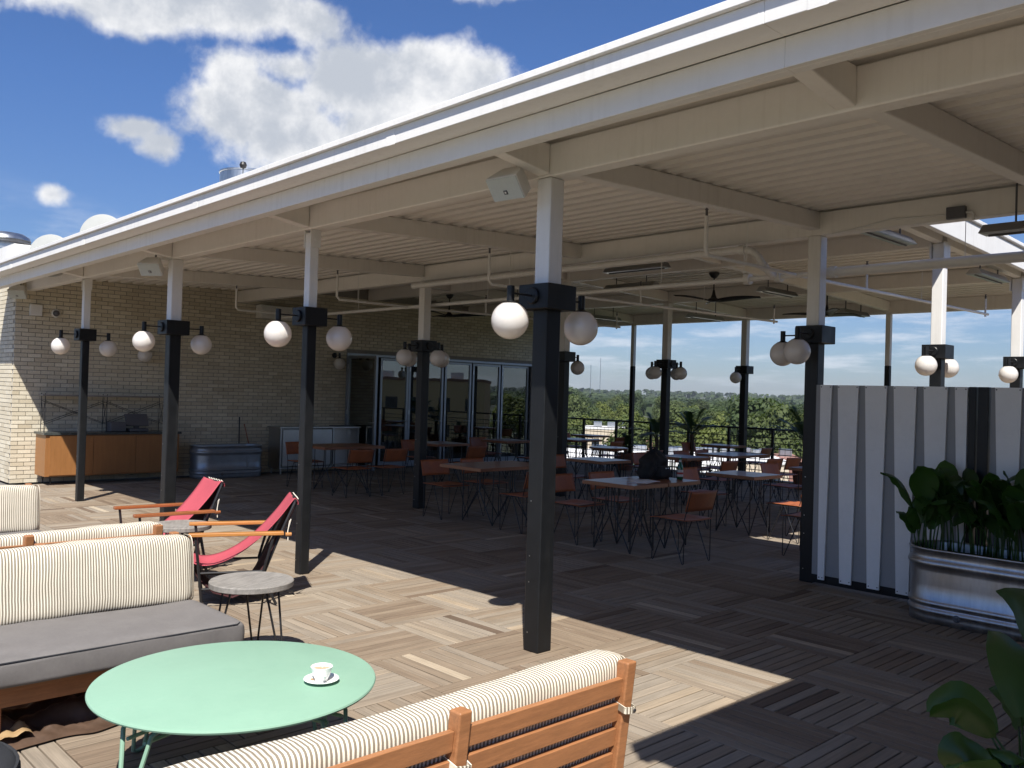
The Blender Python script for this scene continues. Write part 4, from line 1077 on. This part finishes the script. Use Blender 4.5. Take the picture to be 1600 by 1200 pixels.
# ------------------------------------------------------------------ dining tables and chairs
def table(x, y, sx, sy, label, rz=0., round_=False):
    o = thing('dining_table', (x, y, 0), label, 'dining table', 'wooden tables on black rod legs', rz)
    if round_: MB().lathe([(0, .745), (sx/2-.01, .745), (sx/2, .735), (sx/2-.005, .71), (0, .71)], 36).build('top', 'table_wood', o, smooth=True)
    else:
        nb = max(2, round(sx/.2)); w_ = sx/nb
        for k in range(nb): MB().box(-sx/2+k*w_+.0006, -sx/2+(k+1)*w_-.0006, -sy/2, sy/2, .706, .748).build('plank', 'table_wood', o, bevel=.003)
    a, b = sx/2-.11, min(sy/2-.10, .32)
    if round_: a = b = sx*.28
    for i in (-1, 1):
        for j in (-1, 1):
            m = MB(); f = (i*a, j*b, .006)
            m.tube([(i*a, j*b, .705), f], .0075, 6).tube([f, (i*.02, j*b*.98, .42), (i*.02, j*b*.98, .705)], .0075, 6).tube([f, (i*a*.98, j*.02, .42), (i*a*.98, j*.02, .705)], .0075, 6)
            m.build('leg', 'black_metal', o, smooth=True)
    for y_ in (-b, b-.02): MB().box(-a, a, y_, y_+.02, .69, .704).build('rail', 'black_metal', o)
    return o
def chair_proto():
    o = thing('dining_chair', (0, 0, 0), '', 'chair', 'tan leather dining chairs on black rod frames')
    w_, f, bk = .215, .205, -.21
    def seat(u, v):
        x = -.225+.46*u; y = (v-.5)*2*.222; return (x, y, .455-.022*(1-(2*v-1)**2)*math.sin(math.pi*min(1, u*.9+.1))-.012*max(0, u-.85)/.15)
    s_ = MB().grid(seat, 10, 8).build('seat', 'leather', o, smooth='all'); m = s_.modifiers.new('solid', 'SOLIDIFY'); m.thickness = .009
    def back(u, v):
        z = .545+.205*u; y = (v-.5)*2*.228; return (bk-.02-.055*u-.03*(1-(2*v-1)**2), y, z)
    b_ = MB().grid(back, 6, 10).build('backrest', 'leather', o, smooth='all'); m = b_.modifiers.new('solid', 'SOLIDIFY'); m.thickness = .008
    bt = MB()
    bt.bar((bk-.052, -.228, .652), (bk-.052, .228, .652), .03, .012); 
    for s in (-1, 1):
        MB().tube([(bk-.078, s*w_, .748), (bk-.028, s*w_, .56), (bk, s*w_, .455), (bk, s*w_, .012), (bk+.012, s*w_, .005), (bk+.02, s*w_, .014), (-.012, s*w_, .435)], .0055, 6).build('leg', 'black_metal', o, smooth=True)
        MB().tube([(f, s*w_, .452), (f, s*w_, .012), (f-.012, s*w_, .005), (f-.02, s*w_, .014), (.012, s*w_, .435)], .0055, 6).build('leg', 'black_metal', o, smooth=True)
        MB().tube([(bk, s*w_, .442), (f, s*w_, .442)], .0055, 6).build('side_rail', 'black_metal', o, smooth=True)
    MB().tube([(0, -w_, .43), (0, w_, .43)], .006, 6).build('cross_bar', 'black_metal', o, smooth=True)
    MB().tube([(f, -w_, .448), (f, w_, .448)], .0055, 6).build('cross_bar', 'black_metal', o, smooth=True)
    return o
CP = chair_proto(); cused = [False]; rj = random.Random(8)
def chair(x, y, rz, label):
    o = CP if not cused[0] else copy_tree(CP); cused[0] = True
    o.location = (x, y, 0); o.rotation_euler = (0, 0, rz+rj.uniform(-.07, .07)); o['label'] = label
    return o
def setting(x, y, sx, sy, desc, W=(), E_=(), label=None, gap=.36, round_=False):
    """table plus the chairs on its two long sides"""
    table(x, y, sx, sy, label or 'wooden dining table '+desc, 0, round_)
    nth = lambda k, n: '' if n == 1 else ('first ', 'second ')[k]
    for k, dy in enumerate(W): chair(x-sx/2-gap+.12, y+dy, 0, 'leather chair, wall side of the table '+desc + ('' if len(W) == 1 else (', sofa end' if k == 0 else ', railing end')))
    for k, dy in enumerate(E_): chair(x+sx/2+gap, y+dy, math.pi, 'leather chair, partition side of the table '+desc + ('' if len(E_) == 1 else (', sofa end' if k == 0 else ', railing end')))
setting(-4.50, 3.76, .80, 1.28, 'in line with the inner column', (-.32, .38), (-.22,), 'long wooden dining table in line with the inner column')
setting(-2.19, 3.56, .73, .60, 'with papers on it', (-.06,), (0.0,), 'wooden dining table with papers, pushed against the backpack table', .40)
setting(-2.19, 4.175, .73, .60, 'carrying the black backpack', (.05,), (), 'wooden dining table carrying a black backpack and green bottle', .40)
setting(-4.58, 5.88, .70, .66, 'behind the papers table', (0,), (.1,))
setting(-2.12, 5.88, .70, .68, 'nearest the partition column', (0,), (-.05,))
setting(-4.45, 7.80, .66, .66, 'just before the long palm table', (0,), (-.1,))
setting(-4.45, 9.30, .72, 1.15, 'before the bushy palm', (-.3, .35), (-.3, .3), 'long wooden dining table before the bushy palm')
setting(-2.05, 7.85, .70, .70, 'half hidden behind the partition column', (0,), (.05,))
setting(-8.75, 10.0, .78, .78, 'by the end of the glass doors', (0,), (0.1,))
setting(-9.95, 11.8, .72, .60, 'standing against the railing by the building', (0,), (0,))
setting(-6.2, 11.7, .72, .60, 'against the railing at the thick column', (0,), (0,))
setting(-6.55, 8.45, .72, .72, 'with a dark round top', (), (.1,), 'round dark-edged dining table among the square ones', .36, True)
setting(-8.45, 3.92, .82, 1.15, 'before the steel cabinet', (-.28,), (-.3, .35), 'long wooden dining table before the steel cabinet')
setting(-8.50, 6.05, .76, .76, 'before the open glass door', (0,), (0,))
setting(-8.85, 8.05, .76, .76, 'before the middle of the glass doors', (0,), (0,))
chair(-.72, 4.95, math.pi, 'tan leather chair with its seat in the patch of sun by the partition column')

bp_ = thing('backpack', (-2.30, 4.22, .7485), 'black backpack standing on the wooden table', 'backpack')
def bpk(u, v):
    a = 2*math.pi*u; z = .30*v-.03*math.cos(a+1)*v*v; k = (1-max(0, v-.45)**2*2.1)*(.92+.08*math.sin(v*9))
    r1, r2 = .155*k, .20*k
    n = .030*mnoise.noise((math.cos(a)*2.4, math.sin(a)*2.4, v*3.5))
    return ((r1+n)*math.copysign(abs(math.cos(a))**.75, math.cos(a)), (r2+n)*math.copysign(abs(math.sin(a))**.75, math.sin(a)), z)
MB().grid(bpk, 40, 18).grid(lambda u, v: ((1-v)*bpk(u, 1)[0], (1-v)*bpk(u, 1)[1], bpk(u, 1)[2]+.03*math.sin(v*math.pi/2)), 40, 5).build('bag', 'backpack', bp_, smooth='all')
MB().tube([(0, -.05, .32), (0, -.04, .36), (0, .04, .36), (0, .05, .32)], .010, 6).build('handle', 'backpack', bp_, smooth=True)
MB().hexa([(.10, -.13, .02), (.185, -.11, .02), (.185, .11, .02), (.10, .13, .02), (.10, -.12, .15), (.165, -.10, .15), (.165, .10, .15), (.10, .12, .15)]).build('front_pocket', 'backpack', bp_, bevel=.02)
for s in (-.02, .02): MB().tube([(.187, s, .135), (.19, s, .12)], .006, 6).build('zip_pull', 'steel', bp_)
MB().tube([(.12, -.14, .22), (.16, -.17, .12), (.10, -.19, .03)], .012, 6).build('strap', 'backpack', bp_)
bo = thing('bottle', (-2.03, 4.36, .7485), 'green glass bottle with a paper label on the backpack table', 'bottle')
MB().lathe([(0, 0), (.033, .0), (.036, .004), (.036, .13), (.032, .155), (.016, .195), (.014, .24), (.016, .242), (.016, .255), (0, .255)], 20).build('glass', 'bottle_glass', bo, smooth=True)
lb = MB().lathe([(.0365, .035), (.0365, .115)], 20).build('label', 'label_paper', bo, smooth=True)
MB().lathe([(.0368, .062), (.0368, .085)], 20).build('label_band', 'label_red', lb, smooth=True)
MB().lathe([(.0145, .205), (.0155, .20), (.016, .225)], 16).build('neck_label', 'label_paper', bo, smooth=True)
for k, (dx, dy, a) in enumerate(((-2.06, 3.70, .3), (-2.10, 3.77, -.25))):
    p = MB().box(-.11, .11, -.15, .15, 0, .004).build('paper_sheet', 'paper', None); p.location = (dx, dy, .7485+.0045*k); p.rotation_euler = (0, 0, a)
    tag(p, ['lower paper sheet lying on the papers table', 'upper paper sheet crossing the one below on the papers table'][k], 'paper')

# ------------------------------------------------------------------ railing
rlg = thing('railing', (0, 12.42, 0), 'black metal terrace railing with thin bars along the far edge', 'railing')
def run(x0, x1):
    MB().box(x0, x1, -.03, .03, 1.08, 1.12).build('top_rail', 'black_paint', rlg, bevel=.004)
    for k in range(8): z = .12+.115*k; MB().tube([(x0, 0, z), (x1, 0, z)], .009, 6).build('bar', 'black_metal', rlg)
    n = int((x1-x0)/1.0)
    for k in range(n+1): x = x0+(x1-x0)*k/n; MB().box(x-.025, x+.025, -.025, .025, 0, 1.079).build('post', 'black_paint', rlg)
    wr = MB(); x = x0
    while x < x1: wr.box(x, x+.005, -.0105, -.0065, .05, .93); x += .115
    tag(wr.build('mesh_wire', 'black_metal', rlg), kind='stuff')
run(XW, 6.0)
tag(MB().box(-15, 9, 12.62, 12.8, -14.5, .03).build('terrace_edge', 'wall_beige'), kind='structure')

# ------------------------------------------------------------------ things on the roof
def at_y(x, y, Y): d = ray(x, y); return CAM+d*((Y-CAM.y)/d.y)
def dish(px, py, Y, r_, label):
    p = at_y(px, py, Y); o = thing('roof_dish', (p.x, p.y, zd(Y)+.106), label, 'dish', 'round white discs on the pavilion roof')
    d = Vector((.80, -.60, .02)).normalized(); h = p.z-o.location.z
    c = MB().lathe([(0, .012), (r_*.5, .008), (r_-.02, 0), (r_, -.005), (r_, -.05), (r_-.03, -.055), (0, -.04)], 48).build('disc', 'dish_paint', o, smooth=True)
    c.location = (0, 0, h); c.rotation_euler = d.to_track_quat('Z', 'Y').to_euler()
    MB().tube([(-.06, .06, 0), (-.06, .06, h)], .03, 8).build('stand', 'steel', o, smooth=True)
dish(79, 399, -.15, .31, 'round white disc standing on the pavilion roof nearer the metal vent hood')
dish(160, 369, -.15, .285, 'round white disc standing on the pavilion roof farther from the metal vent hood')
p = at_y(8, 386, .75)
vh = thing('vent_hood', (p.x, p.y, 3.601), 'shiny metal mushroom vent hood on the brick building roof', 'vent'); h = p.z-3.601
MB().lathe([(.36, 0), (.36, h+.02)], 28).build('duct', 'galvanised', vh, smooth=True)
MB().lathe([(.36, h), (.36, h+.08), (.44, h+.10), (.47, h+.14), (.45, h+.20), (.34, h+.27), (.16, h+.30), (0, h+.305)], 36).build('hood', 'galvanised', vh, smooth=True)
MB().lathe([(.47, h+.06), (.50, h+.08), (.47, h+.10)], 36).build('band', 'galvanised', vh, smooth=True)
p = at_y(388, 275, 1.5)
vc = thing('roof_vent', (p.x, p.y, zd(1.5)+.106), 'galvanised open cylinder vent standing on the pavilion roof', 'vent'); h = p.z-vc.location.z
MB().lathe([(.37, 0), (.37, h), (.38, h+.005), (.38, h+.025), (.36, h+.025), (.35, 0)], 40).build('cylinder', 'galvanised', vc, smooth=True)
p = at_y(380, 258, -.70)
fl = thing('roof_light', (p.x, -.70, 3.441+fall(p.x)), 'small black round floodlight on a stem at the roof edge', 'floodlight'); h = p.z-3.441-fall(p.x)
MB().lathe([(0, -.032), (.022, -.024), (.031, 0), (.022, .024), (0, .032)], 16, (0, 0, h)).build('head', 'black_metal', fl, smooth=True)
MB().tube([(0, 0, h-.02), (0, 0, .012)], .004, 6).box(-.02, .02, -.012, .012, 0, .012).build('stem', 'black_metal', fl)

# ------------------------------------------------------------------ landscape beyond
def gz(x, y):
    r_ = math.hypot(x, y); k = max(0, min(1, (r_-260)/900)); k2 = max(0, min(1, (r_-900)/2200))
    return -15.0+5*k*k*(3-2*k)+17*k2*k2*(3-2*k2)+(3.5*mnoise.noise((x*.006, y*.006, 0))*min(1, r_/150))+(9*mnoise.noise((x*.0011, y*.0011, 4)))*k
def ter(u, v):
    r_ = 18+4200*(v**2.6); a = 2*math.pi*u; x, y = r_*math.cos(a), r_*math.sin(a); return (x, y, gz(x, y))
tag(MB().grid(ter, 120, 70).add([(-30, -30, -14.6), (30, -30, -14.6), (30, 30, -14.6), (-30, 30, -14.6)], [(0, 1, 2, 3)]).build('ground', 'terrain', None, smooth='all'), kind='structure')

def crown(seed, n, rx, rz, clumps, size):
    g = random.Random(seed); mb = MB(); cs = []
    for k in range(clumps):
        a = g.uniform(0, 2*math.pi); el = g.uniform(-.5, 1.45); rr = g.uniform(.45, .92)
        cs.append((Vector((math.cos(a)*math.cos(el)*rx*rr, math.sin(a)*math.cos(el)*rx*rr, math.sin(el)*rz*rr)), g.uniform(.24, .42)*rx, g.uniform(-.25, .25)))
    for k in range(n):
        c, cr_, tn = cs[g.randrange(len(cs))]
        d = Vector((g.gauss(0, 1), g.gauss(0, 1), g.gauss(0, 1))).normalized(); p = c+d*cr_*(g.random()**.4)*Vector((1, 1, .8)).length/1.62
        nv = (d+Vector((g.uniform(-.42, .42), g.uniform(-.42, .42), g.uniform(-.1, .6)))).normalized(); a = nv.orthogonal().normalized(); b = nv.cross(a); s = size*g.uniform(.6, 1.4)
        a, b = a*s, b*s*g.uniform(.5, .9)
        mb.add([p-a, p-b*.7, p+a, p+b*.8], [(0, 1, 2, 3)], min(1, max(0, .5+tn+g.uniform(-.25, .25))))
    return mb.mesh('crown')
def trunk_mesh(h):
    mb = MB(); mb.tube([(0, 0, 0), (.1, 0, h*.5), (0, .1, h)], [.42, .32, .2], 8)
    for k in range(5):
        a = k*1.26; mb.tube([(0, 0, h*.7), (math.cos(a)*1.4, math.sin(a)*1.4, h*1.1), (math.cos(a)*2.6, math.sin(a)*2.6, h*1.35)], [.2, .12, .04], 6)
    return mb.mesh('trunk')
CR = []
for k, (mname) in enumerate(['tree_leaf', 'tree_leaf_yellow', 'tree_leaf_dark', 'tree_leaf', 'tree_leaf_dark', 'tree_leaf_yellow']):
    me = crown(20+k, 4200, 5.0, 4.4+.5*(k % 3), 26, .34); me.materials.append(MATS[mname]); CR.append(me)
TM = trunk_mesh(5.5); TM.materials.append(MATS['bark'])
kinds = ['mid green', 'yellow-green', 'dark green', 'mid green', 'dark green', 'yellow-green']
gt = random.Random(14); ntree = [0]
def tree(x, y, k, s, label, z=None):
    zb = gz(x, y) if z is None else z
    o = bpy.data.objects.new('tree', None); COL.objects.link(o); o.location = (x, y, zb); o.rotation_euler = (0, 0, gt.uniform(0, 6.28)); o.scale = (s, s, s*gt.uniform(.9, 1.12))
    tag(o, label, 'tree', 'trees beyond the terrace')
    a = bpy.data.objects.new('trunk', TM); COL.objects.link(a); a.parent = o
    b = bpy.data.objects.new('crown', CR[k]); COL.objects.link(b); b.parent = o; b.location = (0, 0, 8.2)
    ntree[0] += 1
rel = ['just past the white flat roofs', 'in the wooded middle distance beyond the railing', 'on the distant wooded slope']
def place(n, r0, r1, a0, a1, kk, smin, smax, zone, clear=()):
    for i in range(n):
        r_ = r0+(r1-r0)*gt.random(); a = R(gt.uniform(a0, a1)); x, y = CAM.x+r_*math.sin(a), CAM.y+r_*math.cos(a)
        if any(abs(x-cx) < dx and abs(y-cy) < dy for cx, cy, dx, dy in clear): continue
        k = gt.choice(kk); q = gt.random(); tree(x, y, k, smin+(smax-smin)*q, '%s %s leafy tree %s' % (('small', 'broad', 'tall')[int(q*2.999)], kinds[k], rel[zone]))
# white roofed buildings and their neighbours below the railing
def building(x, y, sx, sy, zt, rz, wallm, roofm, label, name='flat_roofed_building', win=True):
    zb = gz(x, y)-1; o = thing(name, (x, y, zb), label, 'building', None, rz); h = zt-zb
    MB().box(-sx/2, sx/2, -sy/2, sy/2, 0, h-.35).build('wall', wallm, o)
    MB().box(-sx/2-.1, sx/2+.1, -sy/2-.1, sy/2+.1, h-.349, h).build('roof', roofm, o)
    if win:
        n = int(sx/3.2); fl_ = max(1, int((h-1.5)/3.2))
        for f in range(fl_):
            for k in range(n):
                for s in (-1, 1):
                    xx = -sx/2+(k+.5)*sx/n
                    w_ = MB().box(xx-.7, xx+.7, s*sy/2-.04, s*sy/2+.04, 1.8+f*3.2, 3.3+f*3.2).build('window', 'window_dark', o)
    for k in range(3):
        MB().box(-sx*.3+k*sx*.28, -sx*.3+k*sx*.28+1.5, -.8, .8, h+.001, h+.9).build('roof_unit', 'steel', o)
    return o
def polar(px, r_): d = ray(px, 620); d.z = 0; d.normalize(); return CAM.x+d.x*r_, CAM.y+d.y*r_
x, y = polar(935, 92); building(x, y, 26, 16, -4.3, R(38), 'roof_white', 'roof_white', 'low white flat-roofed building below the railing beyond the dining tables')
x, y = polar(1050, 100); building(x, y, 14, 12, -4.6, R(42), 'wall_beige', 'roof_white', 'small white-roofed building behind the palms below the railing')
x, y = polar(1132, 108); building(x, y, 13, 12, -5.0, R(40), 'wall_beige', 'roof_white', 'cream flat-roofed building below the railing near the thick column')
x, y = polar(1190, 118); building(x, y, 9, 10, -5.3, R(35), 'roof_red', 'roof_red', 'reddish roofed building below the railing near the spiky palm')
x, y = polar(952, 165); building(x, y, 9, 8, -4.0, R(40), 'wall_beige', 'roof_white', 'pale cream house among the trees beyond the white roofs')
x, y = polar(1013, 175); building(x, y, 7, 7, -6.5, R(30), 'roof_red', 'roof_red', 'brick-red house among the trees behind the palms')
x, y = polar(992, 84)
ga = thing('green_awning', (x, y, -7.5), 'bright green awning beside the white flat-roofed building', 'awning', None, R(43))
MB().hexa([(-.9, -1.2, 2.3), (.9, -1.2, 2.3), (.9, 1.2, 3.2), (-.9, 1.2, 3.2), (-.9, -1.2, 2.4), (.9, -1.2, 2.4), (.9, 1.2, 3.3), (-.9, 1.2, 3.3)]).box(-.9, .9, -1.2, -1.15, 1.6, 2.3).build('canopy', 'green_awning', ga)
for sx_ in (-.85, .85): MB().tube([(sx_, -1.1, -6.5), (sx_, -1.1, 2.3)], .04, 6).build('post', 'steel', ga)
# big tan block on the other side: shows in the glass doors
building(62, 66, 16, 14, 3.2, R(-45), 'wall_tan', 'wall_brown', 'tan office block with brown cornice across the street', 'office_block')
building(34, 98, 18, 14, 1.0, R(-45), 'wall_brown', 'wall_brown', 'brown brick block next to the tan office block', 'office_block')
clr = [(polar(935, 92)[0], polar(935, 92)[1], 22, 22), (polar(1050, 100)[0], polar(1050, 100)[1], 13, 13), (polar(1132, 108)[0], polar(1132, 108)[1], 13, 13), (polar(1190, 118)[0], polar(1190, 118)[1], 10, 10), (polar(952, 150)[0], polar(952, 150)[1], 7, 14)]
clr += [(62, 66, 20, 20), (40, 92, 17, 17)]
place(40, 124, 190, -46, -20, [0, 1, 5, 2, 3], .70, 1.02, 0, clr)
place(16, 84, 124, -34, -16, [1, 5, 0], .70, .92, 0, clr)
place(85, 185, 330, -48, -18, [0, 2, 3, 4, 1], .80, 1.18, 1)
place(95, 330, 640, -50, -14, [0, 2, 4, 3], .95, 1.28, 2)
place(26, 90, 300, 15, 60, [0, 2, 1], .9, 1.3, 1, clr)
for px, r_, k, sc_, lab in [(1188, 150, 2, 1.32, 'large dark green tree rising highest past the thick railing column'), (1222, 142, 0, 1.22, 'large rounded tree beside the highest dark tree'), (1158, 165, 5, 1.12, 'yellow-green tree just behind the thick railing column'),
                          (890, 520, 2, 1.75, 'dark tree crowning the wooded hill near the end of the brick building'), (905, 540, 4, 1.6, 'second dark tree on the wooded hill near the brick building'), (1105, 130, 1, .92, 'bright yellow-green tree between the palms and the thick column')]:
    x, y = polar(px, r_); tree(x, y, k, sc_, lab)
# far wood: one mass of tree tops on the ridges
gf = random.Random(9); mb = MB()
for k in range(5200):
    r_ = 600+3000*gf.random()**1.5; a = R(gf.uniform(-62, 70)); x, y = CAM.x+r_*math.sin(a), CAM.y+r_*math.cos(a); z0 = gz(x, y)
    s = gf.uniform(4, 8)*(1+r_/2500); t = gf.random()
    for q in range(7):
        d = Vector((gf.gauss(0, 1), gf.gauss(0, 1), abs(gf.gauss(0, .9)))).normalized(); p = Vector((x, y, z0+7))+d*s*.55
        a_ = d.orthogonal().normalized()*s*.55; b_ = d.cross(a_).normalized()*s*.45
        mb.add([p-a_, p-b_, p+a_, p+b_], [(0, 1, 2, 3)], min(1, max(0, t+gf.uniform(-.3, .3))))
tag(mb.build('far_wood', 'tree_leaf_dark'), 'dark green wood covering the far ridge line', 'woodland', None, 'stuff')
for px, hh in ((922, 62), (937, 74)):
    x, y = polar(px, 1500); o = thing('radio_mast', (x, y, gz(x, y)), ['shorter thin radio mast rising above the wooded ridge', 'taller thin radio mast rising above the wooded ridge'][px == 937], 'radio mast')
    z0 = gz(x, y); MB().tube([(0, 0, 0), (0, 0, hh-z0*0)], .42, 4).build('mast', 'steel', o)

# thin summer haze over the valley
hz = MB().box(-4600, 4600, -4600, 4600, -60, 95).mesh('haze'); hm = bpy.data.materials.new('haze_air'); hm.use_nodes = True
hm.node_tree.nodes.clear(); t_ = NT(hm.node_tree); pvn = t_.n('ShaderNodeVolumePrincipled'); ho_ = t_.n('ShaderNodeOutputMaterial')
pvn.inputs['Color'].default_value = (.80, .88, 1, 1); pvn.inputs['Density'].default_value = .000095; pvn.inputs['Anisotropy'].default_value = .2
t_.l(pvn.outputs[0], ho_.inputs['Volume']); hz.materials.append(hm)
hob = bpy.data.objects.new('haze', hz); COL.objects.link(hob); tag(hob, kind='stuff')
